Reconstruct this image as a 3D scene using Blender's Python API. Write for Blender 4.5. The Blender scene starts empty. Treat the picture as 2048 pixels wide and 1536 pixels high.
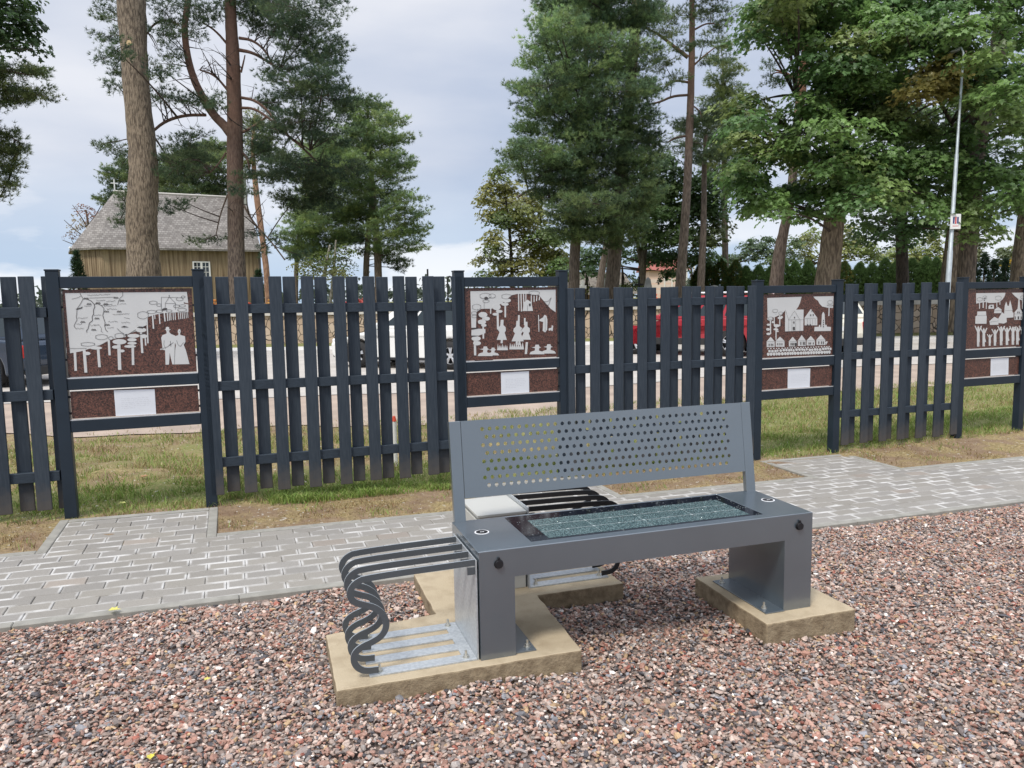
import bpy, bmesh, math, random
import numpy as np
from mathutils import Vector, Matrix
PI = math.pi
scene = bpy.context.scene
col = scene.collection
rnd = random.Random(7)
rng = np.random.default_rng(11)

# ------------------------------------------------------------------ camera
FOC, IW, IH = 1540.0, 2048.0, 1536.0
PITCH, ROLL, YAW = math.radians(6.24), math.radians(1.0), math.radians(19.9)
CAM = np.array([0.0, 0.0, 1.62])
_fw = np.array([math.sin(YAW) * math.cos(PITCH), math.cos(YAW) * math.cos(PITCH), -math.sin(PITCH)])
_r0 = np.array([math.cos(YAW), -math.sin(YAW), 0.0])
_u0 = np.cross(_r0, _fw)
_rt = math.cos(ROLL) * _r0 - math.sin(ROLL) * _u0
_up = math.sin(ROLL) * _r0 + math.cos(ROLL) * _u0
cam_data = bpy.data.cameras.new("camera")
cam = bpy.data.objects.new("camera", cam_data)
col.objects.link(cam)
cam_data.sensor_width = 36.0
cam_data.lens = 36.0 * FOC / IW
cam_data.clip_start, cam_data.clip_end = 0.05, 5000.0
cam.matrix_world = Matrix(((_rt[0], _up[0], -_fw[0], CAM[0]), (_rt[1], _up[1], -_fw[1], CAM[1]),
                           (_rt[2], _up[2], -_fw[2], CAM[2]), (0, 0, 0, 1)))
scene.camera = cam
HEAD = np.array([math.sin(YAW), math.cos(YAW), 0.0])
SIDE = np.array([math.cos(YAW), -math.sin(YAW), 0.0])

# ------------------------------------------------------------------ world, sun, exposure
SUN_EL, SUN_AZ = math.radians(57), math.radians(-132)      # azimuth clockwise from +Y
scene.view_settings.view_transform = 'Standard'
scene.view_settings.look = 'None'
scene.view_settings.exposure = 0.77
scene.view_settings.gamma = 1.0
scene.view_settings.use_curve_mapping = False
world = bpy.data.worlds.new("World")
scene.world = world
world.use_nodes = True
wt = world.node_tree
wt.nodes.clear()
def wn(t, **k):
    n = wt.nodes.new(t)
    for a, b in k.items(): setattr(n, a, b)
    return n
w_out = wn('ShaderNodeOutputWorld')
w_sky = wn('ShaderNodeTexSky', sky_type='NISHITA', sun_disc=False)
w_sky.sun_elevation, w_sky.sun_rotation = SUN_EL, SUN_AZ
w_bg = wn('ShaderNodeBackground'); w_bg.inputs[1].default_value = 0.08
wt.links.new(w_sky.outputs[0], w_bg.inputs[0])
w_tc = wn('ShaderNodeTexCoord')
w_map = wn('ShaderNodeMapping'); w_map.inputs['Scale'].default_value = (1.0, 1.0, 3.4)
w_map.inputs['Location'].default_value = (0.35, 0.2, 0.1)
wt.links.new(w_tc.outputs['Generated'], w_map.inputs[0])
w_n1 = wn('ShaderNodeTexNoise'); w_n1.inputs['Scale'].default_value = 1.9; w_n1.inputs['Detail'].default_value = 7; w_n1.inputs['Roughness'].default_value = 0.48
w_n2 = wn('ShaderNodeTexNoise'); w_n2.inputs['Scale'].default_value = 4.2; w_n2.inputs['Detail'].default_value = 8; w_n2.inputs['Roughness'].default_value = 0.52
wt.links.new(w_map.outputs[0], w_n1.inputs['Vector']); wt.links.new(w_map.outputs[0], w_n2.inputs['Vector'])
w_r1 = wn('ShaderNodeValToRGB')
for e, (p, c) in zip([w_r1.color_ramp.elements[0], w_r1.color_ramp.elements[1]], [(0.36, (0.295, 0.335, 0.42, 1)), (0.64, (0.475, 0.485, 0.52, 1))]):
    e.position, e.color = p, c
wt.links.new(w_n1.outputs[0], w_r1.inputs[0])
w_sep = wn('ShaderNodeSeparateXYZ'); wt.links.new(w_tc.outputs['Generated'], w_sep.inputs[0])
# clouds break open near the horizon: bright white banks with blue between them
w_lo = wn('ShaderNodeMapRange'); w_lo.inputs['From Min'].default_value = 0.17; w_lo.inputs['From Max'].default_value = 0.0
wt.links.new(w_sep.outputs['Z'], w_lo.inputs['Value'])
w_hole = wn('ShaderNodeMapRange'); w_hole.inputs['From Min'].default_value = 0.50; w_hole.inputs['From Max'].default_value = 0.60
wt.links.new(w_n2.outputs[0], w_hole.inputs['Value'])
w_r2 = wn('ShaderNodeMix', data_type='RGBA'); w_r2.inputs['A'].default_value = (0.28, 0.37, 0.49, 1); w_r2.inputs['B'].default_value = (0.54, 0.565, 0.605, 1)
wt.links.new(w_hole.outputs[0], w_r2.inputs['Factor'])
w_mx = wn('ShaderNodeMix', data_type='RGBA')
wt.links.new(w_lo.outputs[0], w_mx.inputs['Factor']); wt.links.new(w_r1.outputs[0], w_mx.inputs['A']); wt.links.new(w_r2.outputs['Result'], w_mx.inputs['B'])
w_bg2 = wn('ShaderNodeBackground')
# an overcast sky is brightest overhead
w_zen = wn('ShaderNodeMapRange'); w_zen.inputs['From Min'].default_value = 0.42; w_zen.inputs['From Max'].default_value = 1.0; w_zen.inputs['To Min'].default_value = 1.06; w_zen.inputs['To Max'].default_value = 2.6
wt.links.new(w_sep.outputs['Z'], w_zen.inputs['Value']); wt.links.new(w_zen.outputs[0], w_bg2.inputs[1])
wt.links.new(w_mx.outputs['Result'], w_bg2.inputs[0])
w_ms = wn('ShaderNodeMixShader'); w_ms.inputs[0].default_value = 0.93
wt.links.new(w_bg.outputs[0], w_ms.inputs[1]); wt.links.new(w_bg2.outputs[0], w_ms.inputs[2])
wt.links.new(w_ms.outputs[0], w_out.inputs[0])

sun_d = bpy.data.lights.new("sun", 'SUN')
sun_d.energy, sun_d.angle, sun_d.color = 1.8, math.radians(12), (1.0, 0.95, 0.87)
sun = bpy.data.objects.new("sun", sun_d); col.objects.link(sun)
_sd = Vector((math.sin(SUN_AZ) * math.cos(SUN_EL), math.cos(SUN_AZ) * math.cos(SUN_EL), math.sin(SUN_EL)))
sun.rotation_euler = _sd.to_track_quat('Z', 'Y').to_euler()
scene.cycles.max_bounces = 8
scene.cycles.transparent_max_bounces = 8
scene.cycles.use_denoising = True

# ------------------------------------------------------------------ helpers
def ray(px, py): return _fw + (px - IW / 2) / FOC * _rt - (py - IH / 2) / FOC * _up
def at(px, py, d):                      # world point seen at (px, py), d metres ahead
    v = ray(px, py); return CAM + v * (d / float(v @ HEAD))
def onY(px, py, Y):
    v = ray(px, py); return CAM + v * ((Y - CAM[1]) / v[1])
def Wd(u, d, z): p = SIDE * u + HEAD * d; return np.array([p[0], p[1], z])
def gz(x, y): return -0.0171 * x + 0.012 * y
def sstep(t): t = np.clip(t, 0, 1); return t * t * (3 - 2 * t)
def terrain(x, y):
    x = np.asarray(x, float); y = np.asarray(y, float)
    d = x * HEAD[0] + y * HEAD[1]
    near = gz(x, np.minimum(y, 9.0)) - 0.012
    z = near + (0.10 - near) * sstep((np.maximum(d, y) - 7.0) / 3.5)
    z = z + 0.10 * sstep((d - 24.6) / 1.5) + 0.95 * sstep((d - 28.2) / 0.7) + 0.5 * sstep((d - 34) / 60)
    return z

class MB:
    """collects polygons for ONE mesh object"""
    def __init__(s): s.v, s.f, s.m, s.c = [], [], [], []
    def add(s, vs, fs, m=0):
        o = len(s.v); s.v += [tuple(map(float, p)) for p in vs]
        s.f += [tuple(o + i for i in q) for q in fs]; s.m += [m] * len(fs)
    def box(s, x0, x1, y0, y1, z0, z1, M=None, m=0):
        vs = [(x, y, z) for z in (z0, z1) for x, y in ((x0, y0), (x1, y0), (x1, y1), (x0, y1))]
        if M is not None: vs = [tuple(M @ Vector(p)) for p in vs]
        s.add(vs, [(3, 2, 1, 0), (4, 5, 6, 7), (0, 1, 5, 4), (1, 2, 6, 5), (2, 3, 7, 6), (3, 0, 4, 7)], m)
    def prism(s, poly, f0, f1, m=0):     # poly of 2-D points, f0/f1 map a point to 3-D
        n = len(poly)
        a = sum(poly[i][0] * poly[(i + 1) % n][1] - poly[(i + 1) % n][0] * poly[i][1] for i in range(n))
        if a < 0: poly = poly[::-1]
        s.add([f0(*p) for p in poly] + [f1(*p) for p in poly],
              [tuple(range(n))[::-1], tuple(range(n, 2 * n))] + [(i, (i + 1) % n, n + (i + 1) % n, n + i) for i in range(n)], m)
    def tube(s, pts, rad, n=8, cap=True, m=0, jit=0.0):
        pts = [Vector(p) for p in pts]; k = len(pts); o = len(s.v)
        if not hasattr(rad, '__len__'): rad = [rad] * k
        ref = None
        for i, p in enumerate(pts):
            t = (pts[min(i + 1, k - 1)] - pts[max(i - 1, 0)]).normalized()
            if ref is None: ref = t.orthogonal().normalized()
            a = (ref - t * ref.dot(t)).normalized(); b = t.cross(a); ref = a
            for j in range(n):
                w = 2 * PI * j / n; r = rad[i] * (1 + (rnd.uniform(-jit, jit) if jit else 0))
                s.v.append(tuple(p + a * (math.cos(w) * r) + b * (math.sin(w) * r)))
        for i in range(k - 1):
            for j in range(n):
                s.f.append((o + i * n + j, o + i * n + (j + 1) % n, o + (i + 1) * n + (j + 1) % n, o + (i + 1) * n + j)); s.m.append(m)
        if cap:
            s.f.append(tuple(o + j for j in range(n))[::-1]); s.f.append(tuple(o + (k - 1) * n + j for j in range(n))); s.m += [m, m]
    def cyl(s, c, ax, r, h, n=16, m=0, r2=None):
        c, ax = Vector(c), Vector(ax).normalized(); s.tube([c, c + ax * h], [r, r if r2 is None else r2], n, m=m)
    def sphere(s, c, rx, ry, rz, nu=10, nv=7, m=0):
        o = len(s.v); c = Vector(c)
        for i in range(1, nv):
            th = PI * i / nv
            for j in range(nu):
                ph = 2 * PI * j / nu
                s.v.append(tuple(c + Vector((rx * math.sin(th) * math.cos(ph), ry * math.sin(th) * math.sin(ph), rz * math.cos(th)))))
        s.v += [tuple(c + Vector((0, 0, rz))), tuple(c - Vector((0, 0, rz)))]
        t, b = len(s.v) - 2, len(s.v) - 1
        for i in range(nv - 2):
            for j in range(nu):
                s.f.append((o + i * nu + j, o + (i + 1) * nu + j, o + (i + 1) * nu + (j + 1) % nu, o + i * nu + (j + 1) % nu)); s.m.append(m)
        for j in range(nu):
            s.f.append((t, o + j, o + (j + 1) % nu)); s.f.append((b, o + (nv - 2) * nu + (j + 1) % nu, o + (nv - 2) * nu + j)); s.m += [m, m]
    def build(s, name, mats, parent=None, smooth=False, bevel=0.0, seg=2):
        me = bpy.data.meshes.new(name); me.from_pydata(s.v, [], s.f)
        for x in (mats if isinstance(mats, (list, tuple)) else [mats]): me.materials.append(x)
        if any(s.m): me.polygons.foreach_set('material_index', s.m)
        if smooth: me.polygons.foreach_set('use_smooth', [True] * len(s.f))
        me.update()
        o = bpy.data.objects.new(name, me); col.objects.link(o)
        if parent is not None: o.parent = parent
        if bevel:
            b = o.modifiers.new('bevel', 'BEVEL'); b.width, b.segments, b.limit_method, b.angle_limit = bevel, seg, 'ANGLE', math.radians(40)
        return o

def bulk(name, V, sizes, loops, mat, cols=None, parent=None, smooth=False, attrs=None):
    """a large mesh straight from numpy arrays: V (n,3), face sizes, flat loop indices, per-vertex colour"""
    me = bpy.data.meshes.new(name)
    V = np.ascontiguousarray(V, np.float32); sizes = np.asarray(sizes, np.int32); loops = np.asarray(loops, np.int32).ravel()
    me.vertices.add(len(V)); me.vertices.foreach_set('co', V.ravel())
    me.loops.add(len(loops)); me.loops.foreach_set('vertex_index', loops)
    st = np.concatenate([[0], np.cumsum(sizes)[:-1]]).astype(np.int32)
    me.polygons.add(len(sizes)); me.polygons.foreach_set('loop_start', st); me.polygons.foreach_set('loop_total', sizes)
    if cols is not None:
        a = me.attributes.new('tint', 'FLOAT_COLOR', 'POINT')
        c4 = np.ones((len(V), 4), np.float32); c4[:, :3] = cols; a.data.foreach_set('color', c4.ravel())
    for k, v in (attrs or {}).items():
        a = me.attributes.new(k, 'FLOAT', 'POINT'); a.data.foreach_set('value', np.asarray(v, np.float32))
    me.polygons.foreach_set('use_smooth', np.full(len(sizes), smooth))
    me.materials.append(mat); me.update(calc_edges=True); me.validate()
    o = bpy.data.objects.new(name, me); col.objects.link(o)
    if parent is not None: o.parent = parent
    return o

def tag(o, label, cat, group=None, kind=None):
    o['label'] = label; o['category'] = cat
    if group: o['group'] = group
    if kind: o['kind'] = kind
    return o
def thing(name, label, cat, loc=(0, 0, 0), rz=0.0, group=None):
    o = bpy.data.objects.new(name, None); col.objects.link(o)
    o.location = [float(a) for a in loc]; o.rotation_euler = (0, 0, rz); o.empty_display_size = 0.2
    return tag(o, label, cat, group)
def copy_tree(o, parent=None):
    c = o.copy(); col.objects.link(c)
    if parent is not None: c.parent = parent
    for ch in o.children: copy_tree(ch, c)
    return c
def struct(o): o['kind'] = 'structure'; return o

# ------------------------------------------------------------------ materials
def nd(nt, t, **k):
    n = nt.nodes.new(t)
    for a, b in k.items(): setattr(n, a, b)
    return n
def mat(name, c, rough=0.6, metal=0.0, var=0.0, vscale=8.0, bump=0.0, bscale=60.0, c2=None, spec=0.5, attr=None, stretch=(1, 1, 1), coat=0.0, detail=6, lo=0.35, hi=0.65, bdist=0.01):
    """Principled with noise-mixed second colour and noise bump; attr multiplies by a mesh colour attribute"""
    m = bpy.data.materials.new(name); m.use_nodes = True; nt = m.node_tree
    b = nt.nodes['Principled BSDF']; L = nt.links.new
    b.inputs['Roughness'].default_value = rough; b.inputs['Metallic'].default_value = metal
    b.inputs['Specular IOR Level'].default_value = spec; b.inputs['Coat Weight'].default_value = coat
    tc = nd(nt, 'ShaderNodeTexCoord'); mp = nd(nt, 'ShaderNodeMapping'); mp.inputs['Scale'].default_value = stretch
    L(tc.outputs['Object'], mp.inputs[0])
    src = None
    if c2 is None and var: c2 = tuple(max(0, a * (1 - var)) for a in c); c = tuple(min(1, a * (1 + var)) for a in c)
    if c2 is not None:
        n = nd(nt, 'ShaderNodeTexNoise'); n.inputs['Scale'].default_value = vscale; n.inputs['Detail'].default_value = detail
        L(mp.outputs[0], n.inputs['Vector'])
        r = nd(nt, 'ShaderNodeMapRange'); r.inputs['From Min'].default_value, r.inputs['From Max'].default_value = lo, hi
        L(n.outputs[0], r.inputs['Value'])
        x = nd(nt, 'ShaderNodeMix', data_type='RGBA'); x.inputs['A'].default_value = (*c, 1); x.inputs['B'].default_value = (*c2, 1)
        L(r.outputs[0], x.inputs['Factor']); src = x.outputs['Result']
    if attr:
        a = nd(nt, 'ShaderNodeAttribute', attribute_name=attr)
        if src is None: src = a.outputs['Color']
        else:
            q = nd(nt, 'ShaderNodeMix', data_type='RGBA', blend_type='MULTIPLY'); q.inputs['Factor'].default_value = 1
            L(src, q.inputs['A']); L(a.outputs['Color'], q.inputs['B']); src = q.outputs['Result']
    if src is None: b.inputs['Base Color'].default_value = (*c, 1)
    else: L(src, b.inputs['Base Color'])
    if bump:
        n = nd(nt, 'ShaderNodeTexNoise'); n.inputs['Scale'].default_value = bscale; n.inputs['Detail'].default_value = 6; n.inputs['Roughness'].default_value = 0.6
        L(mp.outputs[0], n.inputs['Vector'])
        u = nd(nt, 'ShaderNodeBump'); u.inputs['Strength'].default_value = bump; u.inputs['Distance'].default_value = bdist
        L(n.outputs[0], u.inputs['Height']); L(u.outputs[0], b.inputs['Normal'])
    return m
def leafmat(name, trans=0.35, rough=0.55, spec=0.35):
    m = bpy.data.materials.new(name); m.use_nodes = True; nt = m.node_tree; L = nt.links.new
    b = nt.nodes['Principled BSDF']; out = nt.nodes['Material Output']
    a = nd(nt, 'ShaderNodeAttribute', attribute_name='tint'); L(a.outputs['Color'], b.inputs['Base Color'])
    b.inputs['Roughness'].default_value = rough; b.inputs['Specular IOR Level'].default_value = spec
    t = nd(nt, 'ShaderNodeBsdfTranslucent'); L(a.outputs['Color'], t.inputs[0])
    x = nd(nt, 'ShaderNodeMixShader'); x.inputs[0].default_value = trans
    L(b.outputs[0], x.inputs[1]); L(t.outputs[0], x.inputs[2]); L(x.outputs[0], out.inputs[0])
    return m

M_board = mat('dark grey powder coated steel', (0.0125, 0.0215, 0.033), 0.45, 0.0, 0.12, 5, 0.05, 300, spec=0.35)
M_bench = mat('grey painted steel', (0.062, 0.084, 0.103), 0.30, 0.0, c2=(0.053, 0.073, 0.090), vscale=3, bump=0.05, bscale=900, spec=0.9, bdist=0.0005, coat=1.0)
M_bench.node_tree.nodes['Principled BSDF'].inputs['Coat Roughness'].default_value = 0.24
M_bench.node_tree.nodes['Principled BSDF'].inputs['Coat IOR'].default_value = 2.1
M_skyedgedim = mat('bar edge with dim painted sky sheen', (0.09, 0.10, 0.11), 0.4, 0.2)  # fainter sky sheen painted onto the rear rack's bar edges
M_rackpaint = mat('dark grey bar paint', (0.068, 0.077, 0.085), 0.42, 0.0, 0.06, 6, spec=0.5)
M_skyedge = mat('bar edge with painted sky sheen', (0.30, 0.33, 0.36), 0.4, 0.2)  # skylight on the front rack's bar edges, put into their colour
M_blackpaint = mat('black bar paint', (0.012, 0.013, 0.015), 0.4, 0.0, 0.1, 6)
M_galv = mat('galvanised steel', (0.44, 0.47, 0.49), 0.38, 0.45, c2=(0.53, 0.56, 0.58), vscale=70, bump=0.05, bscale=90, lo=0.42, hi=0.58)
M_galvdull = mat('dull galvanised pole', (0.50, 0.55, 0.58), 0.5, 0.5, 0.1, 6)
M_zinc = mat('zinc bolt', (0.62, 0.61, 0.56), 0.3, 0.9)
M_black = mat('black plastic', (0.008, 0.008, 0.010), 0.45)
M_white = mat('white paint', (0.72, 0.72, 0.70), 0.5, 0.0, 0.05, 5)
M_cabinet = mat('pale grey cabinet', (0.45, 0.45, 0.42), 0.4, 0.0, 0.04, 3)
M_glassblack = mat('black glass', (0.006, 0.007, 0.012), 0.08, 0.0, spec=0.6)
M_ring = mat('pale ring', (0.75, 0.75, 0.76), 0.4)
M_slab = mat('cast concrete slab', (0.42, 0.345, 0.235), 0.9, 0.0, c2=(0.33, 0.262, 0.172), vscale=11, bump=0.9, bscale=110, lo=0.45, hi=0.74, bdist=0.004)
M_slabside = mat('darker brown slab edge', (0.30, 0.235, 0.15), 0.95, 0.0, c2=(0.17, 0.125, 0.075), vscale=22, bump=1.0, bscale=70, lo=0.4, hi=0.7, bdist=0.006)  # slab sides: darker and browner than the top
M_kerb = mat('concrete kerb', (0.265, 0.255, 0.225), 0.9, 0.0, 0.12, 14, 0.3, 160, bdist=0.002)
# ------------------------------------------------------------------ ground, road, gravel, paving
def terrain_material():
    m = bpy.data.materials.new('ground'); m.use_nodes = True; nt = m.node_tree; L = nt.links.new
    b = nt.nodes['Principled BSDF']; b.inputs['Roughness'].default_value = 0.95; b.inputs['Specular IOR Level'].default_value = 0.2
    tc = nd(nt, 'ShaderNodeTexCoord')
    def noise(s, d=8, r=0.6):
        n = nd(nt, 'ShaderNodeTexNoise'); n.inputs['Scale'].default_value = s; n.inputs['Detail'].default_value = d; n.inputs['Roughness'].default_value = r
        L(tc.outputs['Object'], n.inputs['Vector']); return n.outputs[0]
    def mr(v, a, c):
        r = nd(nt, 'ShaderNodeMapRange'); r.inputs['From Min'].default_value, r.inputs['From Max'].default_value = a, c; L(v, r.inputs['Value']); return r.outputs[0]
    def mix(f, A, B):
        x = nd(nt, 'ShaderNodeMix', data_type='RGBA')
        for nm, v in (('Factor', f), ('A', A), ('B', B)):
            if isinstance(v, tuple): x.inputs[nm].default_value = v
            else: L(v, x.inputs[nm])
        return x.outputs['Result']
    dirt = mix(mr(noise(7), 0.35, 0.65), (0.27, 0.195, 0.125, 1), (0.185, 0.125, 0.08, 1))
    straw = mix(mr(noise(45), 0.4, 0.62), (0.36, 0.28, 0.14, 1), (0.17, 0.13, 0.06, 1))
    dry = mix(mr(noise(3.2), 0.44, 0.60), dirt, straw)
    green = mix(mr(noise(38), 0.35, 0.65), (0.14, 0.17, 0.05, 1), (0.24, 0.21, 0.09, 1))
    a = nd(nt, 'ShaderNodeAttribute', attribute_name='green')
    n5 = noise(2.6)
    ad = nd(nt, 'ShaderNodeMath', operation='ADD'); L(a.outputs['Fac'], ad.inputs[0]); L(n5, ad.inputs[1])
    base = mix(mr(ad.outputs[0], 0.86, 1.12), dry, green)
    st = mr(noise(26, 3, 0.5), 0.655, 0.69)
    L(mix(st, base, (0.46, 0.42, 0.36, 1)), b.inputs['Base Color'])
    bu = nd(nt, 'ShaderNodeBump'); bu.inputs['Strength'].default_value = 0.8; bu.inputs['Distance'].default_value = 0.03
    L(noise(30), bu.inputs['Height']); L(bu.outputs[0], b.inputs['Normal'])
    return m
def greenness(x, y):
    d = x * HEAD[0] + y * HEAD[1]
    g = 0.32 + 0.66 * np.exp(-((y - 6.75) / 0.42) ** 2) + 0.22 * np.exp(-((y - 8.6) / 0.9) ** 2)
    g = g + 0.30 * sstep((x - 2.2) / 3.0) * sstep((y - 6.4) / 0.4)
    g = np.where(y < 6.3, 0.05, g)
    g = np.where(d > 22, 0.85, g)
    return np.clip(g, 0, 1)
def make_terrain():
    us = np.concatenate([-np.geomspace(1500, 14, 12), np.linspace(-12, 16, 113), np.geomspace(18, 1500, 12)])
    ds = np.concatenate([np.linspace(-6, 4, 11), np.linspace(4.2, 12, 79), np.linspace(12.4, 34, 73), np.geomspace(36, 2500, 16)])
    U, D = np.meshgrid(us, ds)
    X = U * SIDE[0] + D * HEAD[0]; Y = U * SIDE[1] + D * HEAD[1]
    Z = terrain(X, Y)
    Z = np.where((Y < 5.45) & (np.abs(D) < 14), Z - 0.06, Z)
    wob = 0.02 * np.sin(X * 5.1 + Y * 3.3) + 0.016 * np.sin(X * 11.3 - Y * 7.7) + rng.normal(0, 0.010, X.shape)
    Z = Z + np.where((Y > 6.9) & (D < 8.3), wob * 1.3, 0) + np.where((Y > 5.45) & (Y < 6.9) & (D < 12), wob * 0.25, 0)
    V = np.stack([X, Y, Z], -1).reshape(-1, 3); n = len(us)
    i, j = np.meshgrid(np.arange(len(ds) - 1), np.arange(n - 1), indexing='ij'); a = (i * n + j).ravel()
    F = np.stack([a, a + 1, a + n + 1, a + n], -1)
    return struct(bulk('ground', V, np.full(len(F), 4), F, terrain_material(), smooth=True, attrs={'green': greenness(V[:, 0], V[:, 1])}))
make_terrain()

NEAR = ([-70, -20, -4.5, 1.4, 4.2, 7.3, 14, 90], [8.2, 8.6, 9.1, 9.8, 11.5, 12.8, 13.6, 14.5])
def strip(name, m, d0, d1, zoff, u0=-70, u1=90, edge=0.0, nu=480, nd_=10, near=None):
    us = np.linspace(u0, u1, nu); T = np.linspace(0, 1, nd_)
    U, TT = np.meshgrid(us, T)
    e0 = edge * (np.sin(U * 1.7) * 0.5 + np.sin(U * 4.1 + 1) * 0.3 + np.sin(U * 9.7) * 0.2)
    n0 = d0 if near is None else np.interp(U, NEAR[0], NEAR[1]) + near
    D = n0 + e0 * (1 - TT) + (d1 - n0) * TT
    X = U * SIDE[0] + D * HEAD[0]; Y = U * SIDE[1] + D * HEAD[1]
    Z = terrain(X, Y) + zoff
    V = np.stack([X, Y, Z], -1).reshape(-1, 3)
    i, j = np.meshgrid(np.arange(nd_ - 1), np.arange(nu - 1), indexing='ij'); a = (i * nu + j).ravel()
    F = np.stack([a, a + 1, a + nu + 1, a + nu], -1)
    return struct(bulk(name, V, np.full(len(F), 4), F, m, smooth=True))
M_shoulder = mat('worn pinkish shoulder', (0.40, 0.315, 0.25), 0.95, 0, c2=(0.30, 0.235, 0.19), vscale=1.8, bump=0.4, bscale=40, bdist=0.02)
M_road = mat('pale asphalt road', (0.47, 0.435, 0.39), 0.9, 0, c2=(0.39, 0.36, 0.33), vscale=1.2, bump=0.3, bscale=90, bdist=0.01)
M_side = mat('pale concrete pavement', (0.58, 0.56, 0.53), 0.9, 0, 0.08, 2)
strip('road_shoulder', M_shoulder, 9.6, 17.2, 0.012, edge=0.34, nd_=24, near=0)
strip('road', M_road, 13.0, 23.4, 0.022, edge=0.12, nd_=16, near=3.2)
def kerbed(name, m, d0, d1, h):
    mb = MB(); A, B = Wd(-70, d0, 0), Wd(90, d0, 0); C_, D_ = Wd(90, d1, 0), Wd(-70, d1, 0); z = 0.10
    P = [A, B, C_, D_]
    mb.add([(p[0], p[1], z - 0.1) for p in P] + [(p[0], p[1], z + h) for p in P], [(4, 5, 6, 7), (0, 1, 5, 4), (2, 3, 7, 6)])
    return struct(mb.build(name, m))
kerbed('pavement', M_side, 23.2, 25.0, 0.13)

# slabs and bench frame come first: the gravel keeps clear of the slabs
BO = np.array([0.925, 3.003, 0.0]); BA = math.radians(-2.1)
b1 = np.array([math.cos(BA), math.sin(BA), 0]); b2 = np.array([-math.sin(BA), math.cos(BA), 0])
SLAB_A = [(-.61, -.05), (.445, -.05), (.475, .61), (.97, .61), (.97, 1.15), (-.075, 1.15), (-.075, .56), (-.61, .50)]
SLAB_B = [(1.36, -.10), (1.87, -.10), (1.87, .53), (1.37, .55)]
def inpoly(x, y, P):
    r = np.zeros(len(x), bool); n = len(P)
    for i in range(n):
        (xa, ya), (xb, yb) = P[i], P[(i + 1) % n]
        c = ((ya > y) != (yb > y)) & (x < (xb - xa) * (y - ya) / ((yb - ya) or 1e-9) + xa); r ^= c
    return r

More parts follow.
